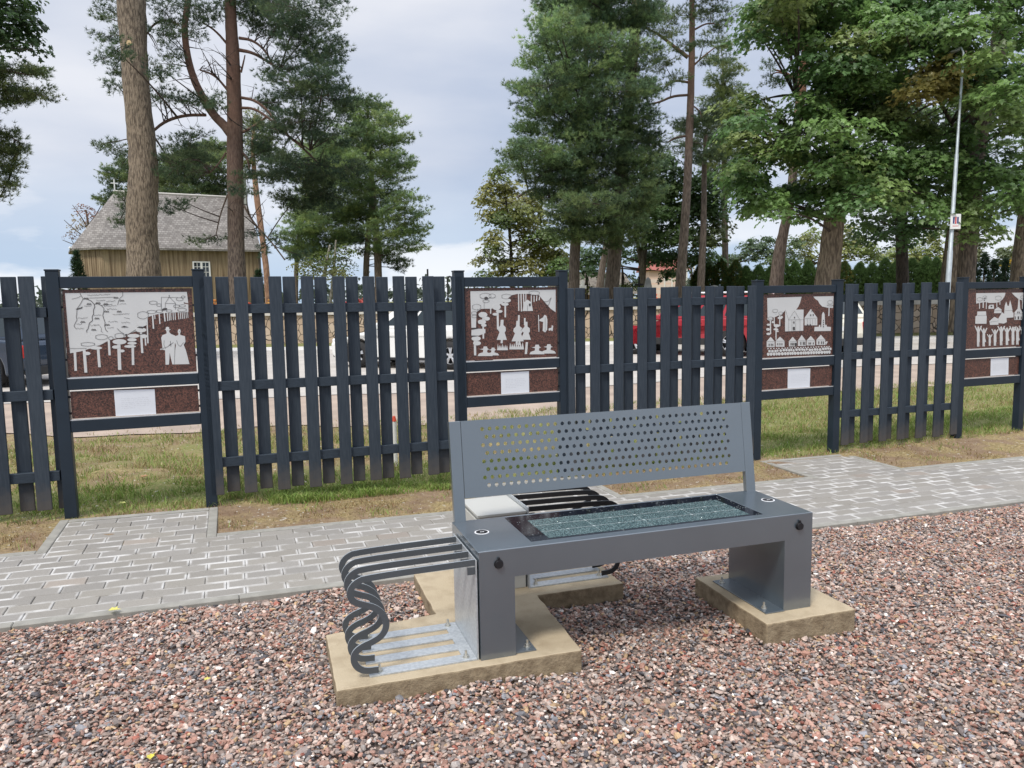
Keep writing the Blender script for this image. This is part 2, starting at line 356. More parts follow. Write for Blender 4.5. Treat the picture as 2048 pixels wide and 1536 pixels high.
KF, KB = 4.25, 5.50          # front and back line of the path
PAVX0, PAVX1 = -3.2, 10.5
def gravel():
    mb = MB()
    xs = np.linspace(-6, 12, 10); ys = np.linspace(-5, KF - 0.001, 6)
    vs = [(x, y, gz(x, y) - 0.022) for y in ys for x in xs]
    fs = [(j * 10 + i, j * 10 + i + 1, j * 10 + i + 11, j * 10 + i + 10) for j in range(5) for i in range(9)]
    mb.add(vs, fs)
    bed = bpy.data.materials.new('gravel bed'); bed.use_nodes = True; nt = bed.node_tree; L = nt.links.new
    b = nt.nodes['Principled BSDF']; b.inputs['Roughness'].default_value = 0.95
    tc = nd(nt, 'ShaderNodeTexCoord'); vo = nd(nt, 'ShaderNodeTexVoronoi'); vo.inputs['Scale'].default_value = 55; L(tc.outputs['Object'], vo.inputs['Vector'])
    r = nd(nt, 'ShaderNodeValToRGB'); L(vo.outputs['Color'], r.inputs[0])
    r.color_ramp.elements[0].color = (0.06, 0.05, 0.045, 1); r.color_ramp.elements[1].color = (0.32, 0.24, 0.20, 1); L(r.outputs[0], b.inputs['Base Color'])
    struct(mb.build('gravel_bed', bed))
    # crushed stones
    N = 270000
    x = rng.uniform(-2.4, 8.2, N); y = rng.uniform(0.6, KF, N)
    dd = x * HEAD[0] + y * HEAD[1]; uu = x * SIDE[0] + y * SIDE[1]
    keep = (dd > 1.35) & (np.abs(uu) < 0.70 * dd + 0.35)
    lx = (x - BO[0]) * b1[0] + (y - BO[1]) * b1[1]; ly = (x - BO[0]) * b2[0] + (y - BO[1]) * b2[1]
    for S_ in (SLAB_A, SLAB_B): keep &= ~inpoly(lx, ly, S_)
    x, y = x[keep], y[keep]; N = len(x); dd = dd[keep]
    phi = (1 + 5 ** .5) / 2
    ico = np.array([(-1, phi, 0), (1, phi, 0), (-1, -phi, 0), (1, -phi, 0), (0, -1, phi), (0, 1, phi), (0, -1, -phi), (0, 1, -phi), (phi, 0, -1), (phi, 0, 1), (-phi, 0, -1), (-phi, 0, 1)])
    ico /= np.linalg.norm(ico[0])
    fi = np.array([(0, 11, 5), (0, 5, 1), (0, 1, 7), (0, 7, 10), (0, 10, 11), (1, 5, 9), (5, 11, 4), (11, 10, 2), (10, 7, 6), (7, 1, 8), (3, 9, 4), (3, 4, 2), (3, 2, 6), (3, 6, 8), (3, 8, 9), (4, 9, 5), (2, 4, 11), (6, 2, 10), (8, 6, 7), (9, 8, 1)])
    s = np.clip(rng.lognormal(math.log(0.0079), 0.32, N), 0.0045, 0.026)
    V = ico[None] * rng.uniform(0.70, 1.22, (N, 12, 1))
    V = V * (np.stack([rng.uniform(0.95, 1.5, N), rng.uniform(0.7, 1.0, N), rng.uniform(0.32, 0.66, N)], -1) * s[:, None])[:, None, :]
    tilt = rng.normal(0, 0.36, (N, 2)); ang = rng.uniform(0, 2 * PI, N)
    ca, sa = np.cos(ang), np.sin(ang)
    c, q = np.cos(tilt[:, 0]), np.sin(tilt[:, 0])
    V = np.stack([V[..., 0], c[:, None] * V[..., 1] - q[:, None] * V[..., 2], q[:, None] * V[..., 1] + c[:, None] * V[..., 2]], -1)
    c, q = np.cos(tilt[:, 1]), np.sin(tilt[:, 1])
    V = np.stack([c[:, None] * V[..., 0] + q[:, None] * V[..., 2], V[..., 1], -q[:, None] * V[..., 0] + c[:, None] * V[..., 2]], -1)
    V = np.stack([ca[:, None] * V[..., 0] - sa[:, None] * V[..., 1], sa[:, None] * V[..., 0] + ca[:, None] * V[..., 1], V[..., 2]], -1)
    lift = gz(x, y) - 0.016 + rng.uniform(0, 0.016, N) + 0.006 * np.sin(x * 9 + y * 4) + 0.005 * np.sin(y * 13 - x * 6) - 0.016 * np.exp(-((KF - y) / 0.05) ** 2)
    V += np.stack([x, y, lift], -1)[:, None, :]
    pal = np.array([(.40, .245, .19), (.36, .20, .15), (.32, .285, .26), (.52, .41, .345), (.74, .68, .62), (.085, .08, .085), (.48, .33, .19), (.27, .27, .285), (.38, .29, .24), (.15, .125, .115), (.33, .12, .085), (.22, .18, .16)])
    pr = np.array([.21, .12, .10, .18, .035, .08, .05, .05, .17, .06, .03, .08]); pr /= pr.sum()
    ci = pal[rng.choice(len(pal), N, p=pr)] * rng.uniform(0.72, 1.3, (N, 1)) * 1.0
    cc = np.repeat(ci[:, None, :], 12, 1) * rng.uniform(0.88, 1.12, (N, 12, 1))
    F = (fi[None] + (np.arange(N) * 12)[:, None, None]).reshape(-1, 3)
    m = mat('crushed granite', (1, 1, 1), 0.72, 0, c2=(0.72, 0.70, 0.70), vscale=160, attr='tint', spec=0.4)
    o = bulk('gravel', V.reshape(-1, 3), np.full(len(F), 3), F, m, cols=np.clip(cc.reshape(-1, 3), 0, 1))
    tag(o, 'loose pink, grey and brown crushed stone gravel around the bench', 'gravel', kind='stuff')
gravel()

def paving():
    m = bpy.data.materials.new('concrete paver'); m.use_nodes = True; nt = m.node_tree; L = nt.links.new
    b = nt.nodes['Principled BSDF']; b.inputs['Roughness'].default_value = 0.9
    tc = nd(nt, 'ShaderNodeTexCoord')
    a = nd(nt, 'ShaderNodeAttribute', attribute_name='tint'); e = nd(nt, 'ShaderNodeAttribute', attribute_name='rim')
    n = nd(nt, 'ShaderNodeTexNoise'); n.inputs['Scale'].default_value = 6.5; n.inputs['Detail'].default_value = 7; L(tc.outputs['Object'], n.inputs['Vector'])
    n3 = nd(nt, 'ShaderNodeTexNoise'); n3.inputs['Scale'].default_value = 220; n3.inputs['Detail'].default_value = 4; L(tc.outputs['Object'], n3.inputs['Vector'])
    r = nd(nt, 'ShaderNodeMapRange'); r.inputs['From Min'].default_value, r.inputs['From Max'].default_value = 0.38, 0.62; L(n.outputs[0], r.inputs['Value'])
    mu = nd(nt, 'ShaderNodeMath', operation='MULTIPLY'); L(r.outputs[0], mu.inputs[0]); L(e.outputs['Fac'], mu.inputs[1])
    sp = nd(nt, 'ShaderNodeMix', data_type='RGBA', blend_type='MULTIPLY'); sp.inputs['Factor'].default_value = 1
    r3 = nd(nt, 'ShaderNodeMapRange'); r3.inputs['From Min'].default_value, r3.inputs['From Max'].default_value, r3.inputs['To Min'].default_value, r3.inputs['To Max'].default_value = 0.3, 0.7, 0.85, 1.12; L(n3.outputs[0], r3.inputs['Value'])
    L(a.outputs['Color'], sp.inputs['A']); L(r3.outputs[0], sp.inputs['B'])
    x = nd(nt, 'ShaderNodeMix', data_type='RGBA'); L(mu.outputs[0], x.inputs['Factor']); L(sp.outputs['Result'], x.inputs['A']); x.inputs['B'].default_value = (0.54, 0.53, 0.51, 1)
    L(x.outputs['Result'], b.inputs['Base Color'])
    bu = nd(nt, 'ShaderNodeBump'); bu.inputs['Strength'].default_value = 0.25; bu.inputs['Distance'].default_value = 0.003; L(n3.outputs[0], bu.inputs['Height']); L(bu.outputs[0], b.inputs['Normal'])
    V, F, C, R = [], [], [], []
    PL, PW, G = 0.2135, 0.1145, 0.0015
    def paver(x0, x1, y0, y1):
        if x1 - x0 < 0.02 or y1 - y0 < 0.02: return
        o = len(V); base = 0.245 * rnd.uniform(0.90, 1.07); t = rnd.random()
        c = (base * 1.03, base * (0.97 - .015 * t), base * (0.885 - 0.05 * t))
        if rnd.random() < 0.02: c = (base * 1.12, base * 0.98, base * 0.84)
        rim = 1.0 if rnd.random() < 0.8 else 0.15
        dz = rnd.uniform(-0.0012, 0.0012); tx = rnd.uniform(-.004, .004)
        def ring(i, z, q):
            for (xx, yy) in ((x0 + i, y0 + i), (x1 - i, y0 + i), (x1 - i, y1 - i), (x0 + i, y1 - i)):
                V.append((xx, yy, gz(xx, yy) + z + dz + tx * (xx - x0))); C.append(c); R.append(q * rim)
        ring(G, -0.05, 0.3); ring(G, -0.004, 1.0); ring(G + 0.0030, 0.0, 1.0); ring(G + 0.0085, 0.0, 0.80); ring(G + 0.017, 0.0, 0.0)
        for k in range(4):
            for j in range(4): F.append((o + 4 * k + j, o + 4 * k + (j + 1) % 4, o + 4 * k + 4 + (j + 1) % 4, o + 4 * k + 4 + j))
        F.append((o + 16, o + 17, o + 18, o + 19))
    def field(x0, x1, y0, y1, ph=0):
        k = 0; y = y0
        while y < y1 - 0.02:
            off = (0.5 if (k + ph) % 2 else 0.0) * PL + rnd.uniform(-.004, .004); x = math.floor(x0 / PL) * PL - PL + off
            while x < x1:
                paver(max(x, x0), min(x + PL, x1), y, min(y + PW, y1)); x += PL
            y += PW; k += 1
    K = 0.062
    field(PAVX0, PAVX1, KF + K, KB - K)
    spurs = [(-1.235, -0.17), (1.78, 2.92), (4.83, 5.91), (7.57, 8.65)]
    for a0, a1 in spurs: field(a0 + K, a1 - K, KB - K, 6.20 - K, 1)
    sz = [len(f) for f in F]; lo = [i for f in F for i in f]
    o = bulk('path', V, sz, lo, m, cols=np.array(C), attrs={'rim': R}); struct(o)
    jb = MB()                                   # dark sand in the joints
    for (x0, x1, y0, y1) in [(PAVX0, PAVX1, KF + .01, KB - .01)] + [(p + .02, q - .02, KB - .01, 6.18) for p, q in spurs]:
        jb.add([(x, y, gz(x, y) - 0.009) for x, y in ((x0, y0), (x1, y0), (x1, y1), (x0, y1))], [(0, 1, 2, 3)])
    struct(jb.build('path_joints', mat('joint sand', (0.20, 0.185, 0.16), 0.95)))
    kb = MB()
    def kerb(x0, y0, x1, y1, top=0.004):
        n = max(1, round(math.hypot(x1 - x0, y1 - y0) / 1.02)); dx, dy = (x1 - x0) / n, (y1 - y0) / n
        L_ = math.hypot(dx, dy); nx, ny = -dy / L_ * K, dx / L_ * K
        for i in range(n):
            ax, ay = x0 + dx * i + dx / L_ * .0015, y0 + dy * i + dy / L_ * .0015; bx, by = x0 + dx * (i + 1) - dx / L_ * .0015, y0 + dy * (i + 1) - dy / L_ * .0015
            P = [(ax, ay), (bx, by), (bx + nx, by + ny), (ax + nx, ay + ny)]
            kb.add([(p, q, gz(p, q) - 0.12) for p, q in P] + [(p, q, gz(p, q) + top) for p, q in P],
                   [(3, 2, 1, 0), (4, 5, 6, 7), (0, 1, 5, 4), (1, 2, 6, 5), (2, 3, 7, 6), (3, 0, 4, 7)])
    kerb(PAVX0, KF, PAVX1, KF)
    edges = [PAVX0] + [v for s_ in spurs for v in s_] + [PAVX1]
    for i in range(0, len(edges), 2): kerb(edges[i], KB - K, edges[i + 1], KB - K)
    for a0, a1 in spurs:
        kerb(a0 + K, KB - K, a0 + K, 6.2); kerb(a1, KB - K, a1, 6.2); kerb(a0 + K, 6.2 - K, a1 - K, 6.2 - K)
    struct(kb.build('path_kerb', M_kerb, bevel=0.004, seg=1))
paving()

def grass():
    P = []
    def region(n, x0, x1, y0, y1, hmin, hmax, fn, palette, dens=None):
        x = rng.uniform(x0, x1, n); y = rng.uniform(y0, y1, n)
        # uneven clumps
        w = 0.5 + 0.5 * np.sin(x * 6.3 + np.sin(y * 9) * 2) * np.sin(y * 7.1 + np.sin(x * 4) * 2)
        k = rng.random(n) < (0.35 + 0.65 * w) * (1 if dens is None else dens(x, y))
        x, y, w = x[k], y[k], w[k]
        h = rng.uniform(hmin, hmax, len(x)) * (0.6 + 0.6 * w)
        c = np.array(palette)[rng.integers(0, len(palette), len(x))] * rng.uniform(0.75, 1.25, (len(x), 1))
        P.append((x, y, h, c))
    G = [(.20, .30, .06), (.24, .33, .075), (.16, .25, .05), (.28, .31, .10)]
    S = [(.42, .33, .17), (.33, .25, .12), (.26, .20, .09), (.20, .22, .07)]
    spur = [(-1.235, -0.17), (1.78, 2.92), (4.83, 5.91), (7.57, 8.65)]
    def offpath(x, y):
        r = np.ones(len(x))
        for a0, a1 in spur: r = np.where((x > a0 - .01) & (x < a1 + .01) & (y < 6.2), 0, r)
        return r
    region(34000, -2.6, 10.5, 6.42, 7.2, .025, .085, None, G + [G[0], S[3]], lambda x, y: .45 + .55 * (np.sin(x * 2.7 + y) * np.sin(y * 9 + x * 1.3) > -.4))
    region(15000, -2.6, 10.5, 6.2, 6.6, .02, .06, None, G + S)
    region(60000, -3.0, 11.0, 7.0, 9.8, .02, .085, None, G + G + S[:2], lambda x, y: 0.25 + 0.75 * (np.sin(x * 1.9) * np.sin(y * 3.1 + x) > -0.1))
    region(46000, -3.0, 11.0, 7.0, 9.7, .015, .075, None, S[:3] + [(.48, .40, .25)], lambda x, y: .3 + .7 * (np.sin(x * 4.3 + y * 2) * np.sin(y * 5.1 - x) > -.2))
    region(24000, -2.6, 9.5, 5.52, 6.3, .008, .032, None, S[:3] + [(.30, .18, .09)], lambda x, y: offpath(x, y) * (0.3 + 0.7 * (np.sin(x * 3.7 + 1) * np.sin(y * 8 + x) > -.3)))
    region(4500, -2.6, 9.5, 5.6, 6.3, .02, .06, None, G, lambda x, y: offpath(x, y) * (np.sin(x * 5.7 + 2) * np.sin(y * 9 + 1) > .35))
    region(5000, 0.2, 1.7, 6.15, 6.5, .03, .08, None, G)
    def verge(x, y): e = np.interp(x * SIDE[0] + y * SIDE[1], NEAR[0], NEAR[1]) - (x * HEAD[0] + y * HEAD[1]); return np.clip(.75 + e * 1.2, 0, 1) * (.4 + .6 * (np.sin(x * 2.3) * np.sin(y * 3.7 + x) > -.2))
    region(30000, 1.5, 13.0, 7.0, 13.0, .02, .08, None, G + S[:1], verge)
    region(16000, -4.5, 5.0, 8.2, 11.5, .015, .06, None, S[:3] + G[:1], verge)
    x = np.concatenate([p[0] for p in P]); y = np.concatenate([p[1] for p in P]); h = np.concatenate([p[2] for p in P]); c = np.concatenate([p[3] for p in P])
    N = len(x); z = terrain(x, y) - 0.004
    a = rng.uniform(0, 2 * PI, N); w = rng.uniform(.0022, .0045, N) * (0.7 + h * 6); ln = rng.uniform(0.1, 1.3, N) * h; b = rng.uniform(0, 2 * PI, N)
    ca, sa = np.cos(a) * w, np.sin(a) * w; lx, ly = np.cos(b) * ln, np.sin(b) * ln
    V = np.stack([np.stack([x - ca, y - sa, z], -1), np.stack([x + ca, y + sa, z], -1),
                  np.stack([x + ca * .7 + lx * .4, y + sa * .7 + ly * .4, z + h * .62], -1), np.stack([x - ca * .7 + lx * .4, y - sa * .7 + ly * .4, z + h * .62], -1),
                  np.stack([x + lx, y + ly, z + h * .95], -1)], 1).reshape(-1, 3)
    k = np.arange(N) * 5
    lo = np.stack([k, k + 1, k + 2, k + 3, k + 3, k + 2, k + 4], -1).ravel(); sz = np.tile([4, 3], N)
    o = bulk('grass', V, sz, lo, leafmat('grass blades', 0.3), cols=np.repeat(c, 5, 0))
    tag(o, 'short green and straw-coloured grass growing along the picket fence and bank', 'grass', kind='stuff')
grass()
# ------------------------------------------------------------------ slabs, bench, racks, cabinet
def slab(name, label, poly, z0, z1):
    t = MB(); n = len(poly)
    # subdivide the outline a little so the cast edge is not ruler straight
    P = []
    for i in range(n):
        a, b = np.array(poly[i]), np.array(poly[(i + 1) % n]); k = max(1, int(np.linalg.norm(b - a) / 0.06))
        for j in range(k): P.append(tuple(a + (b - a) * j / k + (rng.normal(0, .0022, 2) if j else 0)))
    t.prism(P, lambda x, y: (x, y, z0), lambda x, y: (x, y, z1))
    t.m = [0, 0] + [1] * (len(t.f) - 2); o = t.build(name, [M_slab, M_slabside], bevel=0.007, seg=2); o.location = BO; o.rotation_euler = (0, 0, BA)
    return tag(o, label, 'concrete slab')
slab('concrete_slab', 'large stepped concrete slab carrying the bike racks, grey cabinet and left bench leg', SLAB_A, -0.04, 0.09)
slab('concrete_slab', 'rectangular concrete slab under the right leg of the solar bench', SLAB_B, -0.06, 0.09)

Z0, ZT = 0.0905, 0.568
bench = thing('solar_bench', 'grey steel bench with solar panel seat and perforated backrest', 'bench', BO, BA)
LN, DP = 1.685, 0.478
seat = MB()   # box beam with an inset opening for the panel
def frame_top(mb, x0, x1, y0, y1, px0, px1, py0, py1, z0, z1):
    mb.box(x0, px0, y0, y1, z0, z1); mb.box(px1, x1, y0, y1, z0, z1); mb.box(px0, px1, y0, py0, z0, z1); mb.box(px0, px1, py1, y1, z0, z1)
mbm = MB()
o8 = [(0, 0), (LN, 0), (LN, DP), (0, DP)]; i8 = [(.256, .058), (1.446, .058), (1.446, .464), (.256, .464)]
vs = [(x, y, ZT) for x, y in o8] + [(x, y, ZT) for x, y in i8] + [(x, y, ZT - .008) for x, y in i8] + [(x, y, .443) for x, y in o8]
fs = [(i, (i + 1) % 4, 4 + (i + 1) % 4, 4 + i) for i in range(4)] + [(4 + i, 4 + (i + 1) % 4, 8 + (i + 1) % 4, 8 + i) for i in range(4)] + [(8, 9, 10, 11)] + \
     [(12 + i, 12 + (i + 1) % 4, (i + 1) % 4, i) for i in range(4)] + [(15, 14, 13, 12)]
mbm.add(vs, fs); so = mbm.build('seat', M_bench, bench, bevel=0.003)
so.modifiers['bevel'].limit_method = 'WEIGHT'
wa = so.data.attributes.new('bevel_weight_edge', 'FLOAT', 'EDGE')
for e in so.data.edges: wa.data[e.index].value = 1.0 if all(so.data.vertices[v].co.z > .555 for v in e.vertices) else 0.0
for x0 in (0.0, LN - .157):
    l = MB(); l.box(x0, x0 + .157, 0.0, DP - .012, Z0, .443); leg = l.build('leg', M_bench, bench)
# slanted backrest
TL = math.radians(8.0); BY, BZ = DP - .030, ZT
def bk(x, h, t=0.0): return (x, BY + h * math.sin(TL) + t * math.cos(TL), BZ + h * math.cos(TL) - t * math.sin(TL))
BH = 0.483
for x0 in (0.006, LN - .062):
    p = MB(); p.add([bk(x, h, t) for h in (-.002, BH) for x, t in ((x0, 0), (x0 + .056, 0), (x0 + .056, .03), (x0, .03))],
                    [(3, 2, 1, 0), (4, 5, 6, 7), (0, 1, 5, 4), (1, 2, 6, 5), (2, 3, 7, 6), (3, 0, 4, 7)])
    p.build('backrest_post', M_bench, bench, bevel=0.002)
def perforated():
    mb = MB(); x0, x1 = 0.0635, LN - .0635; h0, h1 = .112, BH
    w = .0378; rh = .0390; nx = 37; gx0 = .168 - w / 2; r = .0098; top = .438 + rh / 2 - 0.0
    NS = 12; T = (0.0, 0.004)
    def ringpts(cx, ch): return [(cx + r * math.cos(2 * PI * k / NS), ch + r * math.sin(2 * PI * k / NS)) for k in range(NS)]
    def sq(cx, ch):   # 12 points on the square matching the ring directions
        q = []
        for k in range(NS):
            c, s = math.cos(2 * PI * k / NS), math.sin(2 * PI * k / NS); m = max(abs(c) / (w / 2), abs(s) / (rh / 2)); q.append((cx + c / m, ch + s / m))
        return q
    def rect(a, b, c, d):
        for t, fl in ((T[0], 0), (T[1], 1)):
            f = (0, 1, 2, 3); mb.add([bk(a, c, t), bk(b, c, t), bk(b, d, t), bk(a, d, t)], [f if not fl else f[::-1]])
    lowest = top - 8 * rh
    rect(x0, x1, top, h1); rect(x0, x1, h0, lowest)
    for row in range(8):
        ch = top - rh * (row + .5); off = 0.0 if row % 2 == 0 else w / 2
        n = nx if row % 2 == 0 else nx - 1
        a, b = gx0 + off, gx0 + off + n * w
        rect(x0, a, ch - rh / 2, ch + rh / 2); rect(b, x1, ch - rh / 2, ch + rh / 2)
        for i in range(n):
            cx = a + (i + .5) * w; R, Q = ringpts(cx, ch), sq(cx, ch)
            # add square corners
            cor = {1: (1, 1), 4: (-1, 1), 7: (-1, -1), 10: (1, -1)}
            for t, fl in ((T[0], 0), (T[1], 1)):
                o = len(mb.v); mb.v += [bk(*p, t) for p in R] + [bk(*p, t) for p in Q] + [bk(cx + sx * w / 2, ch + sy * rh / 2, t) for sx, sy in ((1, 1), (-1, 1), (-1, -1), (1, -1))]
                for k in range(NS):
                    f = [o + k, o + NS + k, o + NS + (k + 1) % NS, o + (k + 1) % NS]
                    if k in (1, 4, 7, 10): f.insert(2, o + 2 * NS + (1, 4, 7, 10).index(k))
                    mb.f.append(tuple(f if not fl else f[::-1])); mb.m.append(0)
            o = len(mb.v); mb.v += [bk(*p, T[0]) for p in R] + [bk(*p, T[1]) for p in R]
            for k in range(NS): mb.f.append((o + (k + 1) % NS, o + k, o + NS + k, o + NS + (k + 1) % NS)); mb.m.append(0)
    for (a, b, c, d) in ((x0, h0, x1, h0), (x1, h0, x1, h1), (x1, h1, x0, h1), (x0, h1, x0, h0)):   # folded return edge
        mb.add([bk(a, b, T[0]), bk(a, b, .022), bk(c, d, .022), bk(c, d, T[0])], [(0, 1, 2, 3)])
    mb.build('backrest', M_bench, bench)
perforated()
# solar panel: black glass, cells with silver bus lines, rain drops
gl = MB(); gl.box(.257, 1.445, .059, .463, ZT - .0075, ZT - .0015); panel = gl.build('solar_panel', M_glassblack, bench)
mc = bpy.data.materials.new('solar cells behind wet glass'); mc.use_nodes = True; nt = mc.node_tree; L = nt.links.new
b = nt.nodes['Principled BSDF']; b.inputs['Roughness'].default_value = 0.14; b.inputs['Specular IOR Level'].default_value = 0.55
tc = nd(nt, 'ShaderNodeTexCoord'); mp = nd(nt, 'ShaderNodeMapping'); mp.inputs['Scale'].default_value = (1.0, 0.55, 1); L(tc.outputs['Object'], mp.inputs[0])
vo = nd(nt, 'ShaderNodeTexVoronoi'); vo.inputs['Scale'].default_value = 210; L(mp.outputs[0], vo.inputs['Vector'])
no = nd(nt, 'ShaderNodeTexNoise'); no.inputs['Scale'].default_value = 260; no.inputs['Detail'].default_value = 4; L(mp.outputs[0], no.inputs['Vector'])
r = nd(nt, 'ShaderNodeValToRGB'); L(no.outputs[0], r.inputs[0])
r.color_ramp.elements[0].position, r.color_ramp.elements[0].color = 0.44, (0.022, 0.050, 0.056, 1)
r.color_ramp.elements[1].position, r.color_ramp.elements[1].color = 0.80, (0.26, 0.37, 0.37, 1)
L(r.outputs[0], b.inputs['Base Color'])
bu = nd(nt, 'ShaderNodeBump'); bu.inputs['Strength'].default_value = 0.7; bu.inputs['Distance'].default_value = 0.002; L(vo.outputs['Distance'], bu.inputs['Height']); L(bu.outputs[0], b.inputs['Normal'])
ce = MB(); cx0, cx1, cy0, cy1 = .345, 1.385, .082, .372
ce.box(cx0, cx1, cy0, cy1, ZT - .0025, ZT - .0008); cells = ce.build('solar_cells', mc, panel)
bl = MB(); NC = 8; zz = ZT - .0003
def flat(mb, pts, z): mb.add([(x, y, z) for x, y in pts], [tuple(range(len(pts)))])
for j in (1, 2):
    y = cy0 + (cy1 - cy0) * j / 3; flat(bl, [(cx0, y - .0009), (cx1, y - .0009), (cx1, y + .0009), (cx0, y + .0009)], zz)
    for i in range(1, NC):
        x = cx0 + (cx1 - cx0) * i / NC; flat(bl, [(x - .010, y), (x, y - .004), (x + .010, y), (x, y + .004)], zz + .0002)
for i in (2, 4, 6):
    x = cx0 + (cx1 - cx0) * i / NC; flat(bl, [(x - .0004, cy0), (x + .0004, cy0), (x + .0004, cy1), (x - .0004, cy1)], zz - .0001)
bl.build('busbar', mat('silver bus line', (0.55, 0.60, 0.60), 0.35), panel)
dr = MB()
for _ in range(420):
    x, y, q = rnd.uniform(.26, 1.44), rnd.uniform(.064, .458), rnd.uniform(.0012, .0030)
    dr.sphere((x, y, ZT - .0012), q * rnd.uniform(1, 1.6), q, q * .45, 6, 5)
mw = mat('water drop', (0.55, 0.62, 0.62), 0.05, spec=0.8); mw.node_tree.nodes['Principled BSDF'].inputs['Transmission Weight'].default_value = 0.75
wd = dr.build('rain_drops', mw, panel, smooth=True); wd['kind'] = 'stuff'
for cx in (.089, 1.625):   # inductive charging spots
    d = MB(); d.cyl((cx, .268, ZT - .001), (0, 0, 1), .0335, .0022, 32); ch = d.build('charging_pad', M_ring, bench)
    k = MB(); k.cyl((cx, .268, ZT + .0013), (0, 0, 1), .0275, .0008, 32); k.build('pad_disc', M_black, ch)
    s = MB()
    for dx in (-.007, .004): s.add([(cx + dx, .272, ZT + .0024), (cx + dx + .005, .270, ZT + .0024), (cx + dx + .006, .264, ZT + .0024), (cx + dx - .001, .262, ZT + .0024)], [(3, 2, 1, 0)])
    s.add([(cx - .003, .269, ZT + .0024), (cx + .004, .269, ZT + .0024), (cx + .004, .267, ZT + .0024), (cx - .003, .267, ZT + .0024)], [(3, 2, 1, 0)])
    s.build('pad_symbol', M_ring, ch)
for cx in (.086, 1.607):   # capped usb sockets on the front face
    u = MB(); u.cyl((cx, 0.001, .508), (0, -1, 0), .0205, .006, 24); u.cyl((cx, -.004, .508), (0, -1, 0), .0175, .010, 24)
    u.cyl((cx, -.002, .532), (0, -1, 0), .006, .008, 12); u.box(cx - .004, cx + .004, -.008, -.002, .520, .535)
    u.build('usb_socket', M_black, bench, bevel=0.0015)
def bolt(mb, x, y, z):
    mb.cyl((x, y, z), (0, 0, 1), .015, .003, 16); mb.cyl((x, y, z + .003), (0, 0, 1), .0105, .010, 6); mb.cyl((x, y, z + .013), (0, 0, 1), .0055, .018, 10)
for x0, x1, bx in ((.155, .255, .225), (LN - .262, LN - .155, LN - .232)):
    p = MB(); p.box(x0, x1, -.006 if x0 > 1 else .01, DP - .02, Z0, Z0 + .006); bp = p.build('base_plate', M_bench, bench, bevel=0.001)
    for yy in (.05, .415):
        q = MB(); bolt(q, bx, yy, Z0 + .006); q.build('anchor_bolt', M_zinc, bp)

